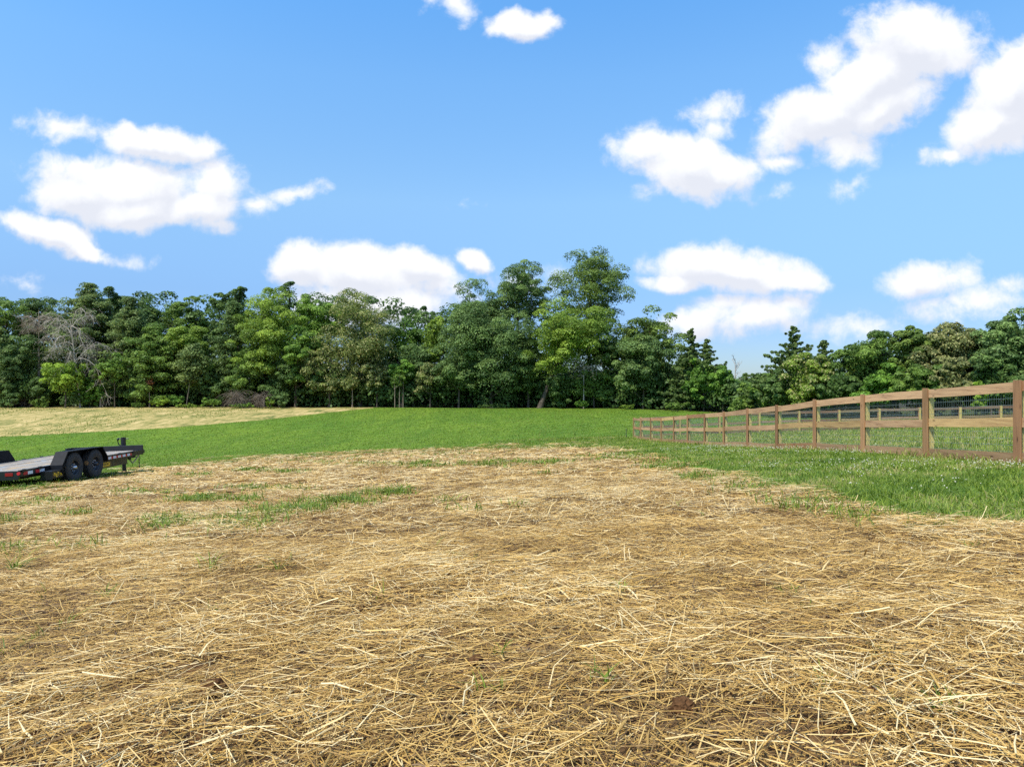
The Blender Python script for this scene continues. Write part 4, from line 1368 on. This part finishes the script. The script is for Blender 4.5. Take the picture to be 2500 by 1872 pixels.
T('b', BL, 458, 99, 742, 112, .35, 'yg', 'yellow green dome shaped crown on the left half of the woods', 133, group=GE, n_cl=60)
T('b', BL, 415, 99.5, 790, 80, .2, 'dg', 'dark tree tucked against the left side of the yellow green dome', 134, group=GE, n_cl=46)
T('b', BL, 500, 98, 840, 90, .1, 'mg', 'mid green bushy tree below the right side of the yellow green dome', 135, group=GE, n_cl=44)
T('p', PI_, 455, 95.5, 850, 80, .45, 'pine', 'small sparse pine with a bent pale trunk under the yellow green dome', 136, group=GE, lean=1.0, bark=M_PALEBARK, per=50)
T('p', PI_, 567, 98, 745, 90, .2, 'dpine', 'dark slender pine with a visible trunk left of the big yellow green crown', 137, group=GE, per=60)
T('b', BL, 530, 97, 890, 110, .02, 'dg', 'dark low tree behind the pile of grey brush', 138, group=GE, n_cl=46)
T('b', BL, 648, 98, 662, 165, .16, 'yg', 'big yellow green crown standing left of the pale cloud', 139, group=GE, n_cl=100, per=190)
T('b', BL, 610, 96, 800, 100, .08, 'mg', 'green lower crown at the foot of the big yellow green crown', 140, group=GE, n_cl=50)
T('b', BL, 690, 96, 870, 110, .05, 'dg', 'dark tree at the foot of the woods right of the grey brush pile', 141, group=GE, n_cl=46)
T('b', BL, 768, 100, 680, 130, .2, 'light', 'light green tree between the big yellow green crown and the wide olive tree', 142, group=GE, n_cl=80)
T('b', BL, 722, 96, 752, 105, .18, 'light', 'pale green middle crown in front of the light green tree', 143, group=GE, n_cl=60)
T('b', BL, 880, 98, 684, 190, .2, 'blos', 'wide olive tree covered in pale creamy blossom', 144, group=GE, n_cl=110, per=190, **FB)
T('b', BL, 805, 95.5, 812, 150, .35, 'blos', 'lower blossoming tree left of and below the wide olive tree', 145, group=GE, n_cl=46, per=140, **FB)
T('b', BL, 860, 94.6, 902, 56, .36, 'blos', 'slender small tree with creamy blossom on a thin trunk at the field edge', 146, group=GE, n_cl=24, per=110, trunk_r=.10, bark=M_PALEBARK, **FB)
T('b', BL, 920, 95.4, 878, 80, .3, 'blos', 'small blossoming tree right of the slender thin trunked one', 147, group=GE, n_cl=30, per=120, **FB)
T('b', BL, 800, 96.5, 880, 120, .05, 'dg', 'dark understorey tree below the lower blossoming tree', 148, group=GE, n_cl=46)
T('b', BL, 1010, 97, 800, 110, .15, 'teal', 'bluish green tree below the fresh green rounded tree', 149, group=GE, n_cl=60)
T('b', BL, 1055, 99, 745, 80, .3, 'yg', 'yellowish green crown in the low gap left of the big blue green tree', 150, group=GE, n_cl=46)
T('b', BL, 980, 95.6, 872, 80, .3, 'green', 'small bright green tree over three pale slim trunks', 151, group=GE, n_cl=36)
T('b', BL, 1050, 95, 862, 110, .3, 'blos', 'small blossoming tree left of the thick dark trunk of the blue green tree', 152, group=GE, n_cl=40, per=120, **FB)
for k, (px_, lab) in enumerate([(964, 'leftmost of three pale slim trunks at the field edge'), (975, 'middle one of three pale slim trunks at the field edge'), (984, 'rightmost of three pale slim trunks at the field edge')]):
    T('b', 'sapling', px_, 94.2 + .2 * k, 905 - 8 * k, 40, .5, 'mg', lab, 153 + k, cat='sapling', group='slim saplings at the field edge', n_cl=14, per=80, trunk_r=.065, bark=M_PALEBARK)
T('b', BL, 1265, 101, 618, 150, .45, 'teal', 'tall rounded crown behind the big blue green tree, left of the tallest tree', 160, group=GE, n_cl=80, gap=.12)
T('b', BL, 1150, 98, 664, 165, .35, 'teal', 'upper left crown of the woods centre with a domed outline above the low gap', 161, group=GE, n_cl=85, gap=.08)
T('b', BL, 1200, 95, 730, 250, .14, 'teal', 'big blue green tree with a thick dark trunk in the middle of the woods', 162, group=GE, n_cl=150, per=190)
T('b', BL, 1120, 94.5, 840, 120, .2, 'teal', 'lower blue green tree left of the thick dark trunk', 163, group=GE, n_cl=50)
T('b', BL, 1290, 95, 800, 110, .1, 'dg', 'dark tree between the big blue green tree and the leaning trunk', 164, group=GE, n_cl=56)
T('b', BL, 1440, 99, 591, 200, .40, 'olive', 'tallest tree of the woods with an open crown against the sky', 165, group=GE, n_cl=95, gap=.14, per=170, trunk_r=.3)
T('b', BL, 1318, 93.5, 700, 190, .36, 'yg', 'leaning tree with a dark slanting trunk and a yellow green crown', 167, group=GE, n_cl=105, per=180, lean=6.0, trunk_r=.36)
T('d', 'dead_tree', 1425, 92.5, 868, 100, 0, '', 'bare grey branches hanging below the leaning yellow green crown', 168, cat='dead tree', n_limb=10, twigs=9, cb=.6, droop=.3)
T('b', BL, 1368, 92.8, 905, 90, .08, 'dg', 'low dark bushy tree right of the leaning trunk base', 169, group=GE, n_cl=40)
T('b', BL, 1450, 93, 880, 120, .05, 'mg', 'mid green bushy tree below the bare grey branches', 170, group=GE, n_cl=44)
T('b', BL, 1590, 94, 734, 165, .30, 'olive', 'open crown with small leaves and sky gaps right of the tallest tree', 171, group=GE, n_cl=85, gap=.22, per=120, leaf=.30)
T('b', BL, 1570, 91, 815, 175, .12, 'teal', 'dense dark blue green tree with a short trunk at the right end of the woods', 172, group=GE, n_cl=85)
T('b', BL, 1500, 94, 760, 120, .2, 'dg', 'dark tree between the leaning tree and the open crowned tree', 173, group=GE, n_cl=60)
T('c', CE, 1688, 88, 808, 125, .15, 'cedar', 'spiky dark cedar at the right end of the tall woods', 174, per=52)
T('c', CE, 1726, 87, 832, 115, .15, 'cedar', 'second spiky cedar just right of the spiky dark cedar', 175, per=48)
T('b', BL, 1718, 86, 858, 95, .12, 'green', 'fresh green round tree in front of the two spiky cedars', 176, n_cl=50)
T('b', BL, 1765, 84, 890, 80, .05, 'green', 'low bright green tree right of the spiky cedars', 177, n_cl=44)
T('d', 'bare_sapling', 1795, 86, 868, 46, 0, '', 'leafless grey sapling in the gap between woods and right hand trees', 178, cat='sapling', n_limb=9, twigs=4, cb=.45, droop=-.9)
# far crowns in the gap
T('b', BL, 1815, 170, 908, 60, .1, 'dg', 'hazy distant rounded tree low in the gap between the two groups', 179, n_cl=30, leaf=.6)
T('b', BL, 1850, 150, 896, 60, .1, 'mg', 'distant light green tree low in the gap beside the cedars', 180, n_cl=30, leaf=.55)
T('b', BL, 1870, 78, 905, 70, .03, 'light', 'light green bushy tree left of the tall ragged cedar', 181, n_cl=40)
T('b', BL, 1825, 80, 925, 60, .03, 'mg', 'small green bush tree at the foot of the gap', 182, n_cl=30)
# right hand group
T('c', CE, 1938, 74, 803, 215, .12, 'cedar', 'tall ragged cedar with long side branches on the right', 183, per=60)
T('c', CE, 2010, 73, 834, 130, .1, 'cedar', 'smaller cedar tip right of the tall ragged cedar', 184, per=50)
T('b', BL, 1968, 70, 852, 115, .08, 'yg', 'yellow green tree with pale leaf tips in front of the tall ragged cedar', 185, n_cl=60, mt=M_LEAF_BLOSSOM)
T('b', BL, 1900, 72, 900, 90, .03, 'dg', 'dark green bushy tree below the left branches of the ragged cedar', 186, n_cl=40)
T('b', BL, 2115, 68, 786, 140, .15, 'mg', 'mid green tree with an uneven top between cedar and olive trees', 187, n_cl=80, gap=.1)
T('b', BL, 2050, 67, 880, 90, .03, 'dg', 'dark lower tree under the smaller cedar tip', 188, n_cl=44)
T('b', BL, 2150, 65, 880, 130, .05, 'green', 'fresh green lower crown above the fence on the right', 189, n_cl=56)
T('b', BL, 2238, 66, 772, 110, .25, 'olive', 'olive open topped tree left of the tan blossoming tree', 190, n_cl=64, gap=.15)
T('b', BL, 2335, 64, 774, 200, .2, 'tan', 'broad tan green tree in full pale blossom on the right', 191, n_cl=100, mt=M_LEAF_BLOSSOM)
T('b', BL, 2250, 62, 868, 110, .05, 'mg', 'mid green bushy tree left of the pale bush behind the fence', 192, n_cl=50)
T('b', BL, 2325, 60, 862, 95, .05, 'tan', 'low pale creamy bush tree right behind the fence', 193, n_cl=50, mt=M_LEAF_BLOSSOM)
T('b', BL, 2485, 60, 735, 190, .12, 'teal', 'dense dark tree cut by the right edge of the photo', 194, n_cl=110, per=190)
T('b', BL, 2420, 58, 850, 100, .05, 'dg', 'dark bushy tree right of the pale bush tree behind the fence', 195, n_cl=50)
T('b', BL, 2396, 56, 912, 44, .05, 'bright', 'tiny bright green sapling just above the fence rail near the right edge', 196, n_cl=16, per=100, leaf=.22)

# ---- shrubs at the foot of the woods
SH = 'shrubs at the foot of the woods'


def shrub(px, Y, top, wpx, col, label, seed, **kw):
    T('b', 'shrub', px, Y, top, wpx, .0, col, label, seed, cat='shrub', group=SH, n_cl=kw.pop('n_cl', 22), per=kw.pop('per', 120), leaf=kw.pop('leaf', .22), trunk_r=.05, **kw)


shrub(20, 94.5, 960, 90, 'teal', 'bluish shrub at the foot of the woods at the left edge', 301)
shrub(95, 94.2, 968, 90, 'mg', 'green shrub below the low dark bushy tree near the left edge', 302)
shrub(180, 94.3, 955, 90, 'dg', 'dark shrub below the bright yellow green small tree', 303)
shrub(390, 93.6, 965, 70, 'bright', 'bright light green shrub left of the grey brush', 304)
shrub(430, 93.8, 960, 70, 'green', 'fresh green shrub between the bright shrub and the pale weeds', 305)
shrub(335, 94, 978, 50, 'mg', 'small green shrub beside the rusty sapling trunk', 306)
shrub(680, 93.6, 938, 95, 'teal', 'dark bluish shrub right of the grey brush heaps', 307)
shrub(655, 93.2, 968, 30, 'bright', 'small yellow green shrub touching the right grey brush heap', 308, n_cl=12)
shrub(520, 93.0, 968, 80, 'light', 'light green weedy shrub in front of the left grey brush heap', 309)
shrub(455, 92.6, 984, 110, 'yg', 'low yellowish weeds left of the grey brush heaps', 310, leaf=.18)
shrub(590, 92.6, 982, 110, 'light', 'low pale weeds in front of the grey brush heaps', 311, leaf=.18)
shrub(1420, 91.5, 975, 60, 'green', 'fresh green shrub at the field edge below the leaning crown', 312)
shrub(1530, 89.5, 985, 60, 'yg', 'yellow green shrub left of the short trunk at the right end of the woods', 313)
shrub(1650, 86, 975, 80, 'mg', 'round green shrub between the dense dark tree and the spiky cedar', 314)
shrub(1210, 92.8, 984, 130, 'dg', 'dark low growth around the thick trunk of the blue green tree', 315)
shrub(1800, 78, 965, 60, 'mg', 'green shrub in the gap below the leafless grey sapling', 316)

for (px_, top_, w_, lab, sd) in ((578, 962, 62, 'left one of two heaps of bare grey brush at the field edge', 401), (637, 966, 50, 'right one of two heaps of bare grey brush at the field edge', 402)):
    X_ = (px_ - 1250) / F * 93.2
    root = link(bpy.data.objects.new('brush_pile', None)); root.location = (X_, 93.2, float(ground_z(X_, 93.2)))
    tag(root, lab, 'brush pile', 'grey brush heaps')
    rg = np.random.default_rng(sd)
    mb = MB()
    hw, hh = w_ / F * 93 / 2, (998 - top_) / F * 93
    for k in range(420):
        a = rg.uniform(0, 6.28); r0 = rg.uniform(0, .5) * hw
        p0 = np.array([math.cos(a) * r0, math.sin(a) * r0 * .7, rg.uniform(.1, .9) * hh])
        p1 = p0 + np.array([rg.normal(0, .5) * hw, rg.normal(0, .4) * hw, rg.uniform(-.6, .35) * hh])
        p1[2] = max(p1[2], 0.02)
        mb.tube(limb_path(p0, p1, rg, 5, .2, .35), [.02, .018, .015, .012, .006], 3, 0, False)
    mb.build('twigs', M_BRUSH, root)


# ---- the depth of the woods behind, one mass
def build_woods():
    rg = np.random.default_rng(555)
    cen = []
    for (n, x0, x1, d0, d1, hmax) in ((900, -110, 30, 7, 24, 18.0), (700, -110, 30, 5, 28, 5.0), (520, -110, 32, 9, 28, 9.0), (900, -110, 27, 1.2, 5, 3.6), (420, -115, 40, 22, 30, 4.0), (220, 26, 80, 6, 22, 8.0), (150, 26, 80, 4, 22, 3.5), (60, 12, 34, 8, 20, 5.0)):
        x = rg.uniform(x0, x1, n)
        y = forest_front(x) + rg.uniform(d0, d1, n)
        z = ground_z(x, y) + rg.uniform(0.0, 1, n) ** .8 * hmax * (0.8 + 0.3 * vnoise(x * .15, y * .1, 5))
        cen.append(np.stack([x, y, z], -1))
    cen = np.concatenate(cen)
    # keep the low gap between the two groups open
    px = 1250 + F * cen[:, 0] / cen[:, 1]
    py = 936 - F * cen[:, 2] / cen[:, 1]
    lim = np.interp(px, [0, 950, 1040, 1100, 1200, 1450, 1500, 1600, 1680, 1760, 1800, 1860, 1900, 1980, 2060, 2200, 2500], [722, 728, 770, 760, 740, 760, 800, 850, 900, 930, 945, 945, 925, 890, 870, 850, 820])
    cen = cen[py > lim]
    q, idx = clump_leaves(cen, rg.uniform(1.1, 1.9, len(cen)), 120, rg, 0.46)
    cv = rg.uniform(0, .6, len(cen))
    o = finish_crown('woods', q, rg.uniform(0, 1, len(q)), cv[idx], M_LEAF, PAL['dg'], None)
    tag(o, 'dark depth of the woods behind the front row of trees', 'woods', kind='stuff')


build_woods()
